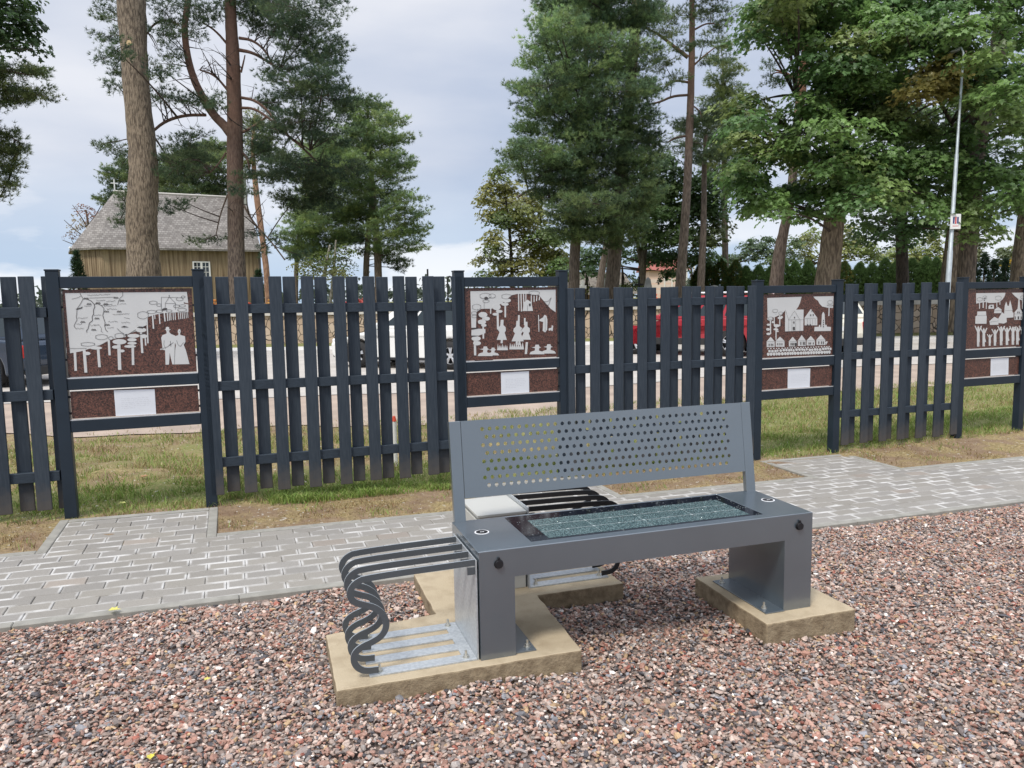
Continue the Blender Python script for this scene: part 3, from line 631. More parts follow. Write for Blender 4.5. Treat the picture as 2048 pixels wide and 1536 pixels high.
def bike_rack(label, sx, paint, loc, nb=4, dy=.1130):
    """galvanised angle plate with four serpentine flat bars; sx mirrors it"""
    t = thing('bike_rack', label, 'bike rack', loc, BA, 'bike racks at the solar bench')
    def fx(p): return (p[0] * sx, p[1], p[2])
    zb = .0905; H = .530; W_ = .405
    ep = MB(); P = [(0, zb), (W_, zb), (W_, H), (0, H)]
    ep.prism([(a, b) for a, b in P], lambda a, b: fx((-.012, a, b)), lambda a, b: fx((-.006, a, b))); ep.build('end_plate', M_galv, t)
    bs = MB(); x0, x1 = -.470, -.013; slot = .052
    ys = [0.0]; 
    bw = (W_ - 3 * slot) / 4
    for i in range(4):
        y = i * (bw + slot); bs.prism([(x0, y), (x1, y), (x1, y + bw), (x0, y + bw)], lambda a, b: fx((a, b, zb)), lambda a, b: fx((a, b, zb + .006)))
        if i < 3: bs.prism([(x1 - .055, y + bw), (x1, y + bw), (x1, y + bw + slot), (x1 - .055, y + bw + slot)], lambda a, b: fx((a, b, zb)), lambda a, b: fx((a, b, zb + .006)))
    base = bs.build('base_plate', M_galv, t)
    for (x, y) in ((-.425, bw / 2), (-.055, bw / 2), (-.425, W_ - bw / 2), (-.055, W_ - bw / 2)):
        q = MB(); bolt(q, x * sx, y, zb + .006); q.build('anchor_bolt', M_zinc, base)
    C = [(-.013, .520), (-.471, .512), (-.510, .497), (-.532, .473), (-.536, .443), (-.520, .416), (-.482, .400), (-.442, .385), (-.410, .357), (-.393, .321), (-.396, .285), (-.417, .256), (-.452, .239), (-.486, .229), (-.516, .213), (-.531, .190), (-.529, .160), (-.513, .135), (-.485, .119), (-.432, .117)]
    for i in range(2):   # smooth the traced centre line
        S_ = [C[0]]
        for a, b in zip(C[:-1], C[1:]): S_ += [(a[0] * .75 + b[0] * .25, a[1] * .75 + b[1] * .25), (a[0] * .25 + b[0] * .75, a[1] * .25 + b[1] * .75)]
        C = S_ + [C[-1]]
    hw = .0132; Lp, Rp = [], []
    for i, p in enumerate(C):
        a, b = C[max(i - 1, 0)], C[min(i + 1, len(C) - 1)]; dx, dz = b[0] - a[0], b[1] - a[1]; l = math.hypot(dx, dz) or 1
        nx_, nz_ = -dz / l, dx / l; Lp.append((p[0] + nx_ * hw, p[1] + nz_ * hw)); Rp.append((p[0] - nx_ * hw, p[1] - nz_ * hw))
    for i in range(nb):
        y = .004 + i * dy; mb = MB(); n = len(C)
        vs = [fx((a, y, b)) for a, b in Lp] + [fx((a, y, b)) for a, b in Rp] + [fx((a, y + .008, b)) for a, b in Lp] + [fx((a, y + .008, b)) for a, b in Rp]
        fs = []
        for k in range(n - 1):
            fs += [(k, n + k, n + k + 1, k + 1), (2 * n + k, 2 * n + k + 1, 3 * n + k + 1, 3 * n + k), (k, k + 1, 2 * n + k + 1, 2 * n + k), (n + k, 3 * n + k, 3 * n + k + 1, n + k + 1)]
        fs += [(0, 2 * n, 3 * n, n), (n - 1, 2 * n - 1, 4 * n - 1, 3 * n - 1)]
        mb.add(vs, fs if sx > 0 else [f[::-1] for f in fs])
        for q_ in range(len(fs)):
            if q_ % 4 in (2, 3) and q_ < 4 * (n - 1): mb.m[q_] = 1
        tb = [(-.046, .468), (-.013, .468), (-.013, .4985), (-.046, .4985)]
        mb.prism(tb, lambda a, b: fx((a, y, b)), lambda a, b: fx((a, y + .008, b)))
        bar = mb.build('bar', [paint, M_skyedge if sx > 0 else M_skyedgedim], t)
        bm_ = bmesh.new(); bm_.from_mesh(bar.data); bmesh.ops.recalc_face_normals(bm_, faces=bm_.faces); bm_.to_mesh(bar.data); bm_.free()
    for o in t.children:
        if o.name.startswith(('end_plate', 'base_plate')):
            bm_ = bmesh.new(); bm_.from_mesh(o.data); bmesh.ops.recalc_face_normals(bm_, faces=bm_.faces); bm_.to_mesh(o.data); bm_.free()
    return t
def bl_(x, y, z=0.0): p = BO + b1 * x + b2 * y; return (p[0], p[1], z)
bike_rack('grey wavy-bar bike rack bolted beside the left end of the bench', 1, M_rackpaint, bl_(.0, .012))
bike_rack('black wavy-bar bike rack beside the pale cabinet, behind the bench', -1, M_blackpaint, bl_(.458, .712), dy=.128)
cab = thing('utility_cabinet', 'pale grey metal utility cabinet standing behind the bench', 'cabinet', bl_(.206, .735), BA)
c = MB(); c.box(0, .250, 0, .335, .0905, .497); c.build('body', M_cabinet, cab, bevel=0.003)
c = MB(); c.box(-.014, .256, -.012, .342, .4975, .512); c.build('lid', M_cabinet, cab, bevel=0.003)
c = MB(); c.box(-.012, -.0005, .016, .320, .12, .480); c.build('door', M_cabinet, cab, bevel=0.003)

# ------------------------------------------------------------------ picket fence and story boards
m_p = bpy.data.materials.new('dark grey stained picket'); m_p.use_nodes = True; nt = m_p.node_tree; L = nt.links.new
b = nt.nodes['Principled BSDF']; b.inputs['Roughness'].default_value = 0.6; b.inputs['Specular IOR Level'].default_value = 0.3
tc = nd(nt, 'ShaderNodeTexCoord'); mp = nd(nt, 'ShaderNodeMapping'); mp.inputs['Scale'].default_value = (14, 14, 1.2); L(tc.outputs['Object'], mp.inputs[0])
n1 = nd(nt, 'ShaderNodeTexNoise'); n1.inputs['Scale'].default_value = 6; n1.inputs['Detail'].default_value = 8; L(mp.outputs[0], n1.inputs['Vector'])
oi = nd(nt, 'ShaderNodeObjectInfo')
mx = nd(nt, 'ShaderNodeMix', data_type='RGBA'); mx.inputs['A'].default_value = (0.023, 0.033, 0.046, 1); mx.inputs['B'].default_value = (0.039, 0.051, 0.066, 1)
r = nd(nt, 'ShaderNodeMapRange'); r.inputs['From Min'].default_value, r.inputs['From Max'].default_value = .35, .7; L(n1.outputs[0], r.inputs['Value'])
ad = nd(nt, 'ShaderNodeMath', operation='MULTIPLY_ADD'); L(oi.outputs['Random'], ad.inputs[0]); ad.inputs[1].default_value = 0.5; L(r.outputs[0], ad.inputs[2])
sb = nd(nt, 'ShaderNodeMath', operation='SUBTRACT'); L(ad.outputs[0], sb.inputs[0]); sb.inputs[1].default_value = 0.25; sb.use_clamp = True
L(sb.outputs[0], mx.inputs['Factor'])
# rain-splashed soil stain on the lowest hand's breadth of each picket
sx_ = nd(nt, 'ShaderNodeSeparateXYZ'); L(tc.outputs['Object'], sx_.inputs[0])
n2 = nd(nt, 'ShaderNodeTexNoise'); n2.inputs['Scale'].default_value = 18; n2.inputs['Detail'].default_value = 5; L(tc.outputs['Object'], n2.inputs['Vector'])
ms = nd(nt, 'ShaderNodeMath', operation='MULTIPLY_ADD'); L(n2.outputs[0], ms.inputs[0]); ms.inputs[1].default_value = -0.22; L(sx_.outputs['Z'], ms.inputs[2])
rs = nd(nt, 'ShaderNodeMapRange'); rs.inputs['From Min'].default_value, rs.inputs['From Max'].default_value, rs.inputs['To Min'].default_value, rs.inputs['To Max'].default_value = 0.09, -0.08, 0.0, 0.62; L(ms.outputs[0], rs.inputs['Value'])
m2 = nd(nt, 'ShaderNodeMix', data_type='RGBA'); L(rs.outputs[0], m2.inputs['Factor']); L(mx.outputs['Result'], m2.inputs['A']); m2.inputs['B'].default_value = (0.095, 0.080, 0.066, 1)
L(m2.outputs['Result'], b.inputs['Base Color'])
bu = nd(nt, 'ShaderNodeBump'); bu.inputs['Strength'].default_value = .25; bu.inputs['Distance'].default_value = .003; L(n1.outputs[0], bu.inputs['Height']); L(bu.outputs[0], b.inputs['Normal'])
M_picket = m_p
M_rail = mat('dark grey stained rail', (0.026, 0.037, 0.051), 0.6, 0, 0.2, 30, 0.2, 80, stretch=(1, 10, 10), spec=.3)
FY = 6.25
def fence_section(label, x0, x1, fronts, backs, ztop, zbot, rails):
    t = thing('picket_fence', label, 'fence', ((x0 + x1) / 2, FY + .03, gz((x0 + x1) / 2, FY)), 0, 'picket fence sections between the story boards')
    lx, lz = t.location.x, t.location.z
    def pk(xc, y0, tz, bz):
        w = .0475; dx = rnd.uniform(-.003, .003); me = MB()
        me.box(-w, w, -.0105, .0105, 0, tz - bz); o = me.build('picket', M_picket, t, bevel=0.003, seg=1)
        o.location = (xc - lx + dx, y0 - FY - .03, bz - lz); o.rotation_euler = (0, rnd.uniform(-.004, .004), 0)
    f = lambda v, x: v[0] + (v[1] - v[0]) * (x - x0) / (x1 - x0)
    for x in fronts: pk(x, FY + .0105, f(ztop, x) + rnd.uniform(-.003, .003), f(zbot, x) + rnd.uniform(-.006, .006))
    for x in backs: pk(x, FY + .0735, f(ztop, x) + rnd.uniform(-.003, .003), f(zbot, x) + rnd.uniform(-.006, .008))
    for (za, zb) in rails:
        m = MB(); h = .0365
        m.add([(x - lx, y - FY - .03, z + s_ * h - lz) for s_ in (-1, 1) for x, z, y in ((x0, za, FY + .0215), (x1, zb, FY + .0215), (x1, zb, FY + .0625), (x0, za, FY + .0625))],
              [(3, 2, 1, 0), (4, 5, 6, 7), (0, 1, 5, 4), (1, 2, 6, 5), (2, 3, 7, 6), (3, 0, 4, 7)])
        m.build('rail', M_rail, t, bevel=0.003, seg=1)
R = [(1.588, 1.576), (1.0, .989), (.408, .400)]
fence_section('dark picket fence section left of the board with the wedding couple', -3.3, -1.225, [-1.335 - .245 * i for i in range(8)], [-1.21 - .2445 * i for i in range(9)], (1.855, 1.842), (.185, .162), [(1.60, 1.589), (1.01, 1.0), (.42, .409)])
fence_section('dark picket fence section between wedding couple board and soldiers board', -.17, 1.765, [.0805 + .245 * i for i in range(-1, 8)], [-.045 + .2435 * i for i in range(8)], (1.834, 1.822), (.155, .155), [(1.589, 1.575), (1.0, .988), (.408, .400)])
fence_section('dark picket fence section straight behind the bench backrest', 2.805, 4.79, [3.063 + .2413 * i for i in range(-1, 8)], [2.952 + .2435 * i for i in range(8)], (1.714, 1.714), (.075, .06), [(1.575, 1.575), (.986, .977), (.39, .385)])
fence_section('short dark picket fence section right of the board with small houses', 5.862, 7.49, [5.943 + .253 * i for i in range(7)], [6.075 + .252 * i for i in range(6)], (1.721, 1.729), (.056, .045), [(1.577, 1.577), (.982, .97), (.379, .362)])

m_st = bpy.data.materials.new('speckled red brown stone'); m_st.use_nodes = True; nt = m_st.node_tree; L = nt.links.new
b = nt.nodes['Principled BSDF']; b.inputs['Roughness'].default_value = 0.38
tc = nd(nt, 'ShaderNodeTexCoord'); vo = nd(nt, 'ShaderNodeTexVoronoi'); vo.inputs['Scale'].default_value = 120; L(tc.outputs['Object'], vo.inputs['Vector'])
rr = nd(nt, 'ShaderNodeValToRGB'); L(vo.outputs['Color'], rr.inputs[0])
rr.color_ramp.elements[0].position, rr.color_ramp.elements[0].color = .15, (.022, .012, .010, 1)
rr.color_ramp.elements[1].position, rr.color_ramp.elements[1].color = .95, (.17, .072, .050, 1)
e_ = rr.color_ramp.elements.new(.5); e_.color = (.085, .036, .026, 1)
L(rr.outputs[0], b.inputs['Base Color'])
M_stone = m_st
M_plate = mat('brushed pale metal plate', (0.56, 0.56, 0.55), 0.48, 0.15, 0.04, 3, spec=0.4)
M_tplate = mat('pale text plate', (0.66, 0.68, 0.72), 0.45, 0.1, 0.03, 3, spec=0.4)
M_etch = mat('etched dark line', (0.055, 0.05, 0.05), 0.7)
M_faint = mat('faint etched letters', (0.45, 0.46, 0.49), 0.6)
M_trim = mat('bare aluminium trim', (0.72, 0.73, 0.74), 0.28, 0.6)

def board(label, x0, x1, ztop, foot, H, sc, off, polys, ells, lines, dots, tplate, seed, gy=6.2):
    """x0,x1 outer post faces; H=(top rail hi, lo, mid hi, lo, low hi, lo); drawings traced in photo pixels onto the panel plane"""
    t = thing('story_board', label, 'information board', ((x0 + x1) / 2, FY + .042, foot), 0, 'story boards along the fence')
    lx, ly, lz = t.location
    pw = .083
    for a in (x0, x1 - pw):
        p = MB(); p.box(a - lx, a + pw - lx, -.042, .041, -.05, ztop - lz - .012); o = p.build('post', M_board, t, bevel=0.004, seg=2)
        k = MB(); k.box(a - .004 - lx, a + pw + .004 - lx, -.046, .045, ztop - lz - .0118, ztop - lz); k.build('post_cap', M_board, o, bevel=0.002, seg=1)
    for hi, lo in ((H[0], H[1]), (H[2], H[3]), (H[4], H[5])):
        r_ = MB(); r_.box(x0 + pw - lx, x1 - pw - lx, -.034, .034, lo - lz, hi - lz); r_.build('rail', M_board, t, bevel=0.003, seg=1)
    ins = .010; pf = -.014          # panel front plane, local y
    for (hi, lo, nm) in ((H[1] - .010, H[2] + .012, 'picture_panel'), (H[3] - .012, H[4] + .012, 'caption_panel')):
        s_ = MB(); s_.box(x0 + pw + ins - lx, x1 - pw - ins - lx, pf, pf + .022, lo - lz, hi - lz); pan = s_.build(nm, M_stone, t, bevel=0.0015, seg=1)
        tr = MB(); tr.box(x0 + pw - lx + .001, x1 - pw - lx - .001, -.030, -.008, lo - .011 - lz, lo - .005 - lz); tr.build('trim_strip', M_trim, pan)
        for zc in ((hi + lo) / 2 - .3 * (hi - lo), (hi + lo) / 2 + .3 * (hi - lo)):
            for xx in (x0 + pw + .0005, x1 - pw - ins - .0005): tr = MB(); tr.box(xx - lx, xx + ins - lx, pf + .004, pf + .016, zc - .008 - lz, zc + .008 - lz); tr.build('spacer', M_black, pan)
        if nm == 'picture_panel': pic = pan
        else: capn = pan
    YP = FY + .042 + pf
    def P2(q): p = onY(q[0] / sc + off[0], q[1] / sc + off[1], YP); return (p[0] - lx, p[2] - lz)
    art = MB(); zoff = [0]
    def shape(pts):
        zoff[0] += 1; e = .0016 + .00004 * zoff[0]
        art.prism(pts, lambda a, b_: (a, pf - e, b_), lambda a, b_: (a, pf + .0008, b_))
    for q in polys: shape([P2(p) for p in q])
    for (cx, cy, rx, ry) in ells: shape([P2((cx + rx * math.cos(2 * PI * k / 14), cy + ry * math.sin(2 * PI * k / 14))) for k in range(14)])
    a_o = art.build('picture_plate', M_plate, pic)
    # make every prism face outwards
    bm_ = bmesh.new(); bm_.from_mesh(a_o.data); bmesh.ops.recalc_face_normals(bm_, faces=bm_.faces); bm_.to_mesh(a_o.data); bm_.free()
    et = MB(); yl = pf - .0016 - .00004 * (zoff[0] + 2) - .0006
    def stroke(pts, w=.0022, mb=et, y=yl):
        for a, b_ in zip(pts[:-1], pts[1:]):
            dx, dz = b_[0] - a[0], b_[1] - a[1]; l = math.hypot(dx, dz) or 1e-6; nx_, nz_ = -dz / l * w / 2, dx / l * w / 2
            mb.add([(a[0] + nx_, y, a[1] + nz_), (b_[0] + nx_, y, b_[1] + nz_), (b_[0] - nx_, y, b_[1] - nz_), (a[0] - nx_, y, a[1] - nz_)], [(0, 1, 2, 3)])
    for w, q in lines: stroke([P2(p) for p in q], w)
    for q in dots: pts = [P2(p) for p in q]; et.add([(a, yl - .0002, b_) for a, b_ in pts], [tuple(range(len(pts)))])
    if et.f: et.build('etched_lines', M_etch, pic)
    tp = [P2(p) for p in tplate]
    q = MB(); q.prism(tp, lambda a, b_: (a, pf - .003, b_), lambda a, b_: (a, pf + .0008, b_)); q.build('caption_plate', M_tplate, capn)
    fx0, fx1 = tp[0][0], tp[1][0]; z1, z0 = tp[0][1], tp[3][1]; fm = MB(); rr_ = random.Random(seed)
    for i in range(6):   # rows of small illegible etched words
        z = z1 - (z1 - z0) * (.34 + .075 * i); x = fx0 + (fx1 - fx0) * .16
        while x < fx0 + (fx1 - fx0) * (.84 if i < 5 else .5):
            wl = rr_.uniform(.008, .026); pts = []; xx = x
            while xx < x + wl: pts.append((xx, z + rr_.uniform(-.003, .003))); xx += .0028
            if len(pts) > 1: stroke(pts, .0011, fm, pf - .0034)
            x += wl + .006
    fm.build('caption_letters', M_faint, capn)
    return t
def scrib(x, y, w, h=9, n=None):
    n = n or max(6, int(w / 7)); r_ = random.Random(int(x * 31 + y)); 
    return (.0017, [(x + w * i / n, y + r_.uniform(-h, h) - w * .03 * i / n) for i in range(n + 1)])
def tree_lines(cx, cy, rx, ry): return (.0024, [(cx + rx * math.cos(2 * PI * k / 12) * (1 + .12 * math.sin(3 * k)), cy + ry * math.sin(2 * PI * k / 12)) for k in range(13)])
def bar_(x0, y0, x1, y1, w): return [(x0 - w, y0), (x0 + w, y0), (x1 + w, y1), (x1 - w, y1)]

# board 1: river map, pine wood, wedding couple
B1p = [[(192, 168), (1752, 152), (1770, 300), (1712, 285), (1712, 302), (1770, 312), (1772, 408), (1640, 412), (1500, 420), (1440, 424), (1320, 450), (1255, 474), (1235, 540), (1190, 610), (1090, 660), (1000, 690), (965, 730), (830, 750), (720, 790), (640, 835), (470, 890), (400, 912), (258, 938)],
       bar_(318, 915, 330, 1162, 16), bar_(438, 900, 460, 1185, 19), bar_(615, 870, 634, 1116, 17), bar_(750, 740, 764, 964, 14), bar_(880, 800, 893, 1150, 21), bar_(1058, 820, 1064, 1088, 16), bar_(1165, 670, 1182, 935, 14), bar_(1218, 700, 1225, 838, 9), bar_(1240, 480, 1254, 810, 8),
       bar_(1312, 440, 1325, 624, 9), bar_(1340, 440, 1344, 500, 5), bar_(1398, 430, 1407, 562, 7), bar_(1462, 415, 1473, 530, 8), bar_(1500, 415, 1508, 524, 6), bar_(1525, 412, 1530, 518, 5), bar_(1545, 412, 1550, 515, 5), bar_(1575, 410, 1580, 512, 5), bar_(1600, 410, 1606, 510, 5), bar_(1640, 408, 1650, 505, 5), bar_(1665, 408, 1676, 500, 5), bar_(1690, 408, 1700, 496, 5), bar_(1715, 408, 1722, 494, 5), bar_(1740, 408, 1745, 490, 4), bar_(1762, 408, 1766, 486, 4),
       # groom: hat, body, legs; bride
       [(1466, 634), (1482, 630), (1484, 605), (1505, 598), (1524, 604), (1526, 628), (1550, 632), (1528, 640), (1526, 668), (1548, 690), (1600, 712), (1600, 900), (1592, 1080), (1566, 1080), (1532, 930), (1524, 1082), (1480, 1084), (1474, 900), (1440, 890), (1412, 896), (1412, 882), (1440, 870), (1424, 740), (1440, 704), (1490, 688), (1494, 668), (1484, 640)],
       [(1640, 640), (1652, 626), (1668, 634), (1674, 660), (1664, 688), (1670, 704), (1728, 720), (1734, 790), (1712, 830), (1740, 900), (1786, 1076), (1594, 1080), (1602, 900), (1612, 830), (1590, 780), (1592, 720), (1640, 708), (1646, 688), (1634, 664)]]
B1e = [(475, 940, 44, 22), (590, 870, 78, 20), (610, 815, 50, 20), (845, 858, 50, 22), (920, 908, 36, 18), (890, 790, 90, 34), (1050, 765, 60, 22), (1050, 810, 60, 18), (1025, 850, 76, 18), (1070, 715, 80, 26), (1175, 565, 62, 30), (1165, 640, 70, 30), (1200, 720, 46, 26)]
B1l = [(.0030, [(385, 168), (400, 200), (425, 240), (400, 290), (375, 330), (345, 370), (345, 420), (338, 470), (346, 510), (320, 560), (308, 590), (330, 620)]), (.0040, [(425, 240), (480, 245), (530, 270), (565, 310), (575, 340), (556, 385), (560, 430), (540, 470), (545, 520), (505, 550), (490, 620), (470, 645), (472, 672)]),
       (.0036, [(565, 310), (610, 302), (655, 325), (690, 360), (690, 400), (676, 450), (690, 500), (705, 540), (700, 590), (715, 640), (740, 665)]), (.0028, [(932, 158), (932, 200), (895, 235), (878, 270), (866, 320)]), (.0024, [(480, 232), (840, 218)]), (.0024, [(280, 245), (370, 222), (400, 200)]), (.0024, [(655, 325), (800, 310)]), (.0024, [(255, 876), (470, 874)]),
       (.002, [(640, 590), (660, 620), (655, 660), (680, 668)]), (.003, [(860, 620), (900, 660), (950, 690)]), (.0036, [(1020, 685), (1060, 660), (1100, 635)]), (.0024, [(950, 480), (1020, 495)]),
       (.0022, [(1425, 380), (1425, 220), (1640, 222)]), (.0022, [(1475, 360), (1475, 300), (1526, 215), (1610, 300), (1475, 300)]), (.0022, [(1526, 215), (1526, 190)]), (.0022, [(1518, 198), (1534, 198)]), (.0022, [(1604, 380), (1604, 300)]),
       tree_lines(1322, 290, 52, 22), tree_lines(1395, 320, 30, 18), tree_lines(1190, 450, 72, 48), tree_lines(1300, 408, 60, 22), tree_lines(1400, 400, 40, 18), tree_lines(1660, 245, 46, 20), tree_lines(1705, 215, 26, 12), tree_lines(1620, 335, 40, 18), tree_lines(1695, 330, 40, 16), tree_lines(1690, 382, 58, 22), tree_lines(1525, 395, 38, 16), tree_lines(660, 730, 80, 34), tree_lines(780, 745, 30, 22), tree_lines(485, 822, 92, 24), tree_lines(890, 715, 62, 34),
       (.002, [(1462, 770), (1458, 830), (1480, 880)]), (.002, [(1600, 830), (1594, 1075)]), (.0024, [(1620, 770), (1640, 830), (1670, 850), (1710, 800)]), (.0024, [(1420, 884), (1510, 852), (1540, 820)]), (.003, [(1540, 780), (1548, 850)]), (.003, [(1525, 840), (1580, 800)]), (.0016, [(1505, 640), (1515, 655)]), (.0016, [(1650, 655), (1664, 660)])]
B1l += [scrib(480, 195, 290), scrib(590, 262, 120), scrib(720, 272, 120), scrib(435, 335, 100), scrib(690, 335, 160), scrib(725, 375, 130), scrib(560, 452, 95), scrib(800, 440, 220), scrib(355, 490, 130), scrib(340, 566, 70), scrib(335, 622, 100), scrib(745, 535, 125), scrib(915, 545, 110), scrib(735, 610, 85), scrib(515, 580, 120), scrib(890, 305, 85)]
for (x, y) in ((460, 235), (500, 305), (615, 292), (715, 305), (725, 402), (885, 402), (600, 490), (735, 572), (420, 535), (560, 635), (920, 262), (845, 225)):
    B1l += [(.0032, [(x - 30, y + 8), (x - 12, y - 10), (x, y + 4), (x + 14, y - 8), (x + 32, y + 8), (x - 30, y + 8)])]
B1d = [[(1428, 376), (1460, 358), (1500, 360), (1498, 380), (1440, 392)], [(326, 372), (400, 350), (420, 335), (410, 362), (350, 380)], [(905, 605), (950, 585), (1010, 606)], [(960, 695), (990, 690), (985, 712), (960, 712)], [(1110, 610), (1140, 596), (1200, 600), (1190, 622)], [(1092, 672), (1160, 692), (1240, 668), (1225, 690), (1150, 700)]]
board('story board with engraved river map and wedding couple', -1.213, -.172, 1.890, gz(-.7, 6.25), (1.838, 1.757, 1.109, 1.028, .806, .720), 6.4, (100, 560), B1p, B1e, B1l, B1d,
      [(818, 1412), (1339, 1396), (1359, 1715), (844, 1743)], 1)
# board 2: soldiers, fires, forest
def soldier(x, y, h, w): return [(x - .10 * w, y - .98 * h), (x + .16 * w, y - .98 * h), (x + .16 * w, y - .72 * h), (x + .38 * w, y - .62 * h), (x + .40 * w, y - .45 * h), (x + .28 * w, y - .36 * h), (x + .5 * w, y), (x - .5 * w, y), (x - .22 * w, y - .38 * h), (x - .36 * w, y - .48 * h), (x - .32 * w, y - .60 * h), (x - .14 * w, y - .70 * h)]
def fire(x, y, w, h):
    p = [(x - w, y)]; r_ = random.Random(int(x))
    for i in range(7): p += [(x - w + 2 * w * (i + .4) / 7, y - h * r_.uniform(.7, 1)), (x - w + 2 * w * (i + .9) / 7, y - h * .25)]
    return p + [(x + w, y)]
def head(x, y, s): return [(x - 1.1 * s, y), (x - .9 * s, y - .35 * s), (x - .3 * s, y - .55 * s), (x - .28 * s, y - .9 * s), (x - .8 * s, y - 1.0 * s), (x - .3 * s, y - 1.08 * s), (x - .2 * s, y - 1.4 * s), (x + .25 * s, y - 1.4 * s), (x + .36 * s, y - 1.1 * s), (x + .62 * s, y - .98 * s), (x + .34 * s, y - .92 * s), (x + .26 * s, y - .55 * s), (x + .9 * s, y - .35 * s), (x + 1.1 * s, y)]
B2p = [[(364, 282), (1135, 268), (1135, 472), (1090, 440), (1050, 395), (1010, 350), (985, 318), (920, 312), (918, 306), (790, 306), (740, 318), (700, 350), (660, 385), (600, 420), (560, 440), (505, 440), (460, 442), (420, 470), (415, 612), (374, 612)],
       [(374, 632), (440, 620), (500, 625), (500, 660), (440, 684), (374, 682)], bar_(404, 700, 408, 862, 10), bar_(478, 480, 482, 710, 7), bar_(548, 380, 548, 485, 5), bar_(610, 430, 614, 628, 9), bar_(680, 380, 680, 518, 7),
       bar_(800, 306, 802, 460, 5), bar_(822, 306, 826, 465, 5), bar_(845, 306, 848, 430, 5), bar_(866, 306, 866, 420, 4), bar_(916, 310, 914, 440, 4), bar_(940, 320, 940, 380, 4), bar_(965, 320, 962, 372, 4), bar_(990, 330, 986, 364, 4),
       [(836, 462), (848, 385), (880, 358), (915, 382), (930, 460)], soldier(648, 722, 185, 92), bar_(656, 540, 654, 600, 8), soldier(792, 735, 190, 110), bar_(803, 498, 800, 600, 8), soldier(866, 720, 165, 90), bar_(856, 524, 856, 590, 7),
       bar_(650, 715, 646, 752, 9), bar_(785, 730, 782, 768, 9), bar_(808, 730, 806, 768, 8), fire(655, 815, 48, 62), fire(782, 808, 66, 66), bar_(875, 742, 866, 850, 10),
       [(1020, 520), (1035, 495), (1052, 505), (1060, 540), (1058, 630), (1040, 655), (1018, 640), (1022, 560), (985, 550), (990, 538)], bar_(980, 496, 984, 648, 3), [(1072, 636), (1072, 618), (1098, 612), (1100, 590), (1112, 594), (1108, 640), (1098, 642), (1095, 628), (1082, 640)],
       head(498, 868, 62), head(568, 862, 50), head(966, 852, 62), head(1072, 845, 60)]
B2e = [(478, 495, 40, 26), (512, 530, 28, 18), (468, 560, 38, 22), (486, 590, 24, 14), (600, 425, 38, 28), (625, 464, 30, 14), (592, 490, 28, 13), (690, 365, 40, 20), (676, 400, 34, 14), (416, 710, 42, 22), (424, 752, 36, 20), (500, 330, 50, 22), (562, 322, 34, 18)]
B2l = [tree_lines(500, 325, 52, 26), tree_lines(560, 325, 30, 20), tree_lines(505, 372, 30, 12), tree_lines(690, 330, 46, 22), tree_lines(420, 425, 40, 26), tree_lines(400, 480, 28, 14), tree_lines(400, 510, 24, 12), tree_lines(940, 300, 50, 20), (.003, [(1020, 370), (1040, 400), (1070, 410), (1094, 340), (1070, 372), (1040, 378), (1020, 370)]), (.002, [(488, 380), (488, 470)]), (.002, [(430, 440), (432, 612)]), (.002, [(880, 410), (880, 460)]), (.002, [(840, 600), (820, 640)]), (.002, [(1040, 520), (1040, 640)])]
B2d = [[(488, 340), (505, 330), (522, 338), (524, 356), (494, 358)], [(892, 395), (908, 392), (910, 414), (894, 418)], [(374, 618), (470, 612), (374, 628)], [(374, 684), (430, 688), (374, 696)]]
board('story board showing soldiers, camp fires and a forest', 1.770, 2.802, 1.872, gz(2.3, 6.25), (1.815, 1.735, 1.098, 1.016, .796, .710), 4.519, (860, 520), B2p, B2e, B2l, B2d, [(640, 1018), (893, 1004), (896, 1196), (644, 1212)], 2)
# board 3: churches, houses, stone wall
def house(x0, x1, y0, ym, y1): return [(x0, y0), (x0, ym), ((x0 + x1) / 2, y1), (x1, ym), (x1, y0)]
B3p = [[(220, 230), (660, 214), (640, 290), (618, 340), (590, 378), (575, 384), (450, 390), (400, 440), (330, 470), (225, 500)], [(810, 212), (1068, 206), (1062, 358), (990, 354), (925, 340), (890, 305), (870, 265), (830, 240)], bar_(1012, 355, 1008, 460, 6),
       [(450, 384), (560, 380), (568, 352), (576, 380), (685, 378), (680, 650), (448, 658)], house(698, 860, 580, 485, 372), [(822, 655), (826, 600), (880, 598), (884, 575), (898, 575), (900, 605), (912, 600), (920, 440), (930, 420), (938, 408), (946, 420), (954, 440), (960, 600), (964, 575), (978, 572), (982, 598), (1034, 600), (1032, 652)],
       house(213, 314, 860, 785, 728), house(328, 440, 855, 780, 726), house(497, 596, 850, 785, 728), house(612, 712, 845, 775, 706), house(724, 830, 838, 775, 716), house(850, 962, 832, 765, 702), [(962, 800), (985, 780), (992, 795), (972, 830)],
       bar_(260, 480, 262, 690, 7), bar_(308, 420, 310, 590, 6), bar_(380, 430, 380, 590, 6), bar_(332, 590, 332, 765, 6)]
r_ = random.Random(5); B3e = [(255, 500, 36, 20), (235, 572, 22, 14), (230, 632, 24, 18), (235, 690, 26, 16), (340, 585, 38, 20), (330, 632, 32, 13), (345, 655, 22, 10), (385, 430, 30, 22), (382, 486, 30, 16), (405, 474, 14, 14), (315, 400, 34, 22), (290, 540, 14, 14), (335, 435, 14, 10)]
x = 218
while x < 1030: w_ = r_.uniform(20, 32); B3e += [(x + w_ * .5, 950 - .035 * (x - 218), w_ * .60, 21), (x + w_ * 1.1, 908 - .035 * (x - 218) + r_.uniform(-5, 5), w_ * .54, 17), (x + w_ * .4, 880 - .035 * (x - 218), w_ * .3, 8)]; x += w_ * 1.3
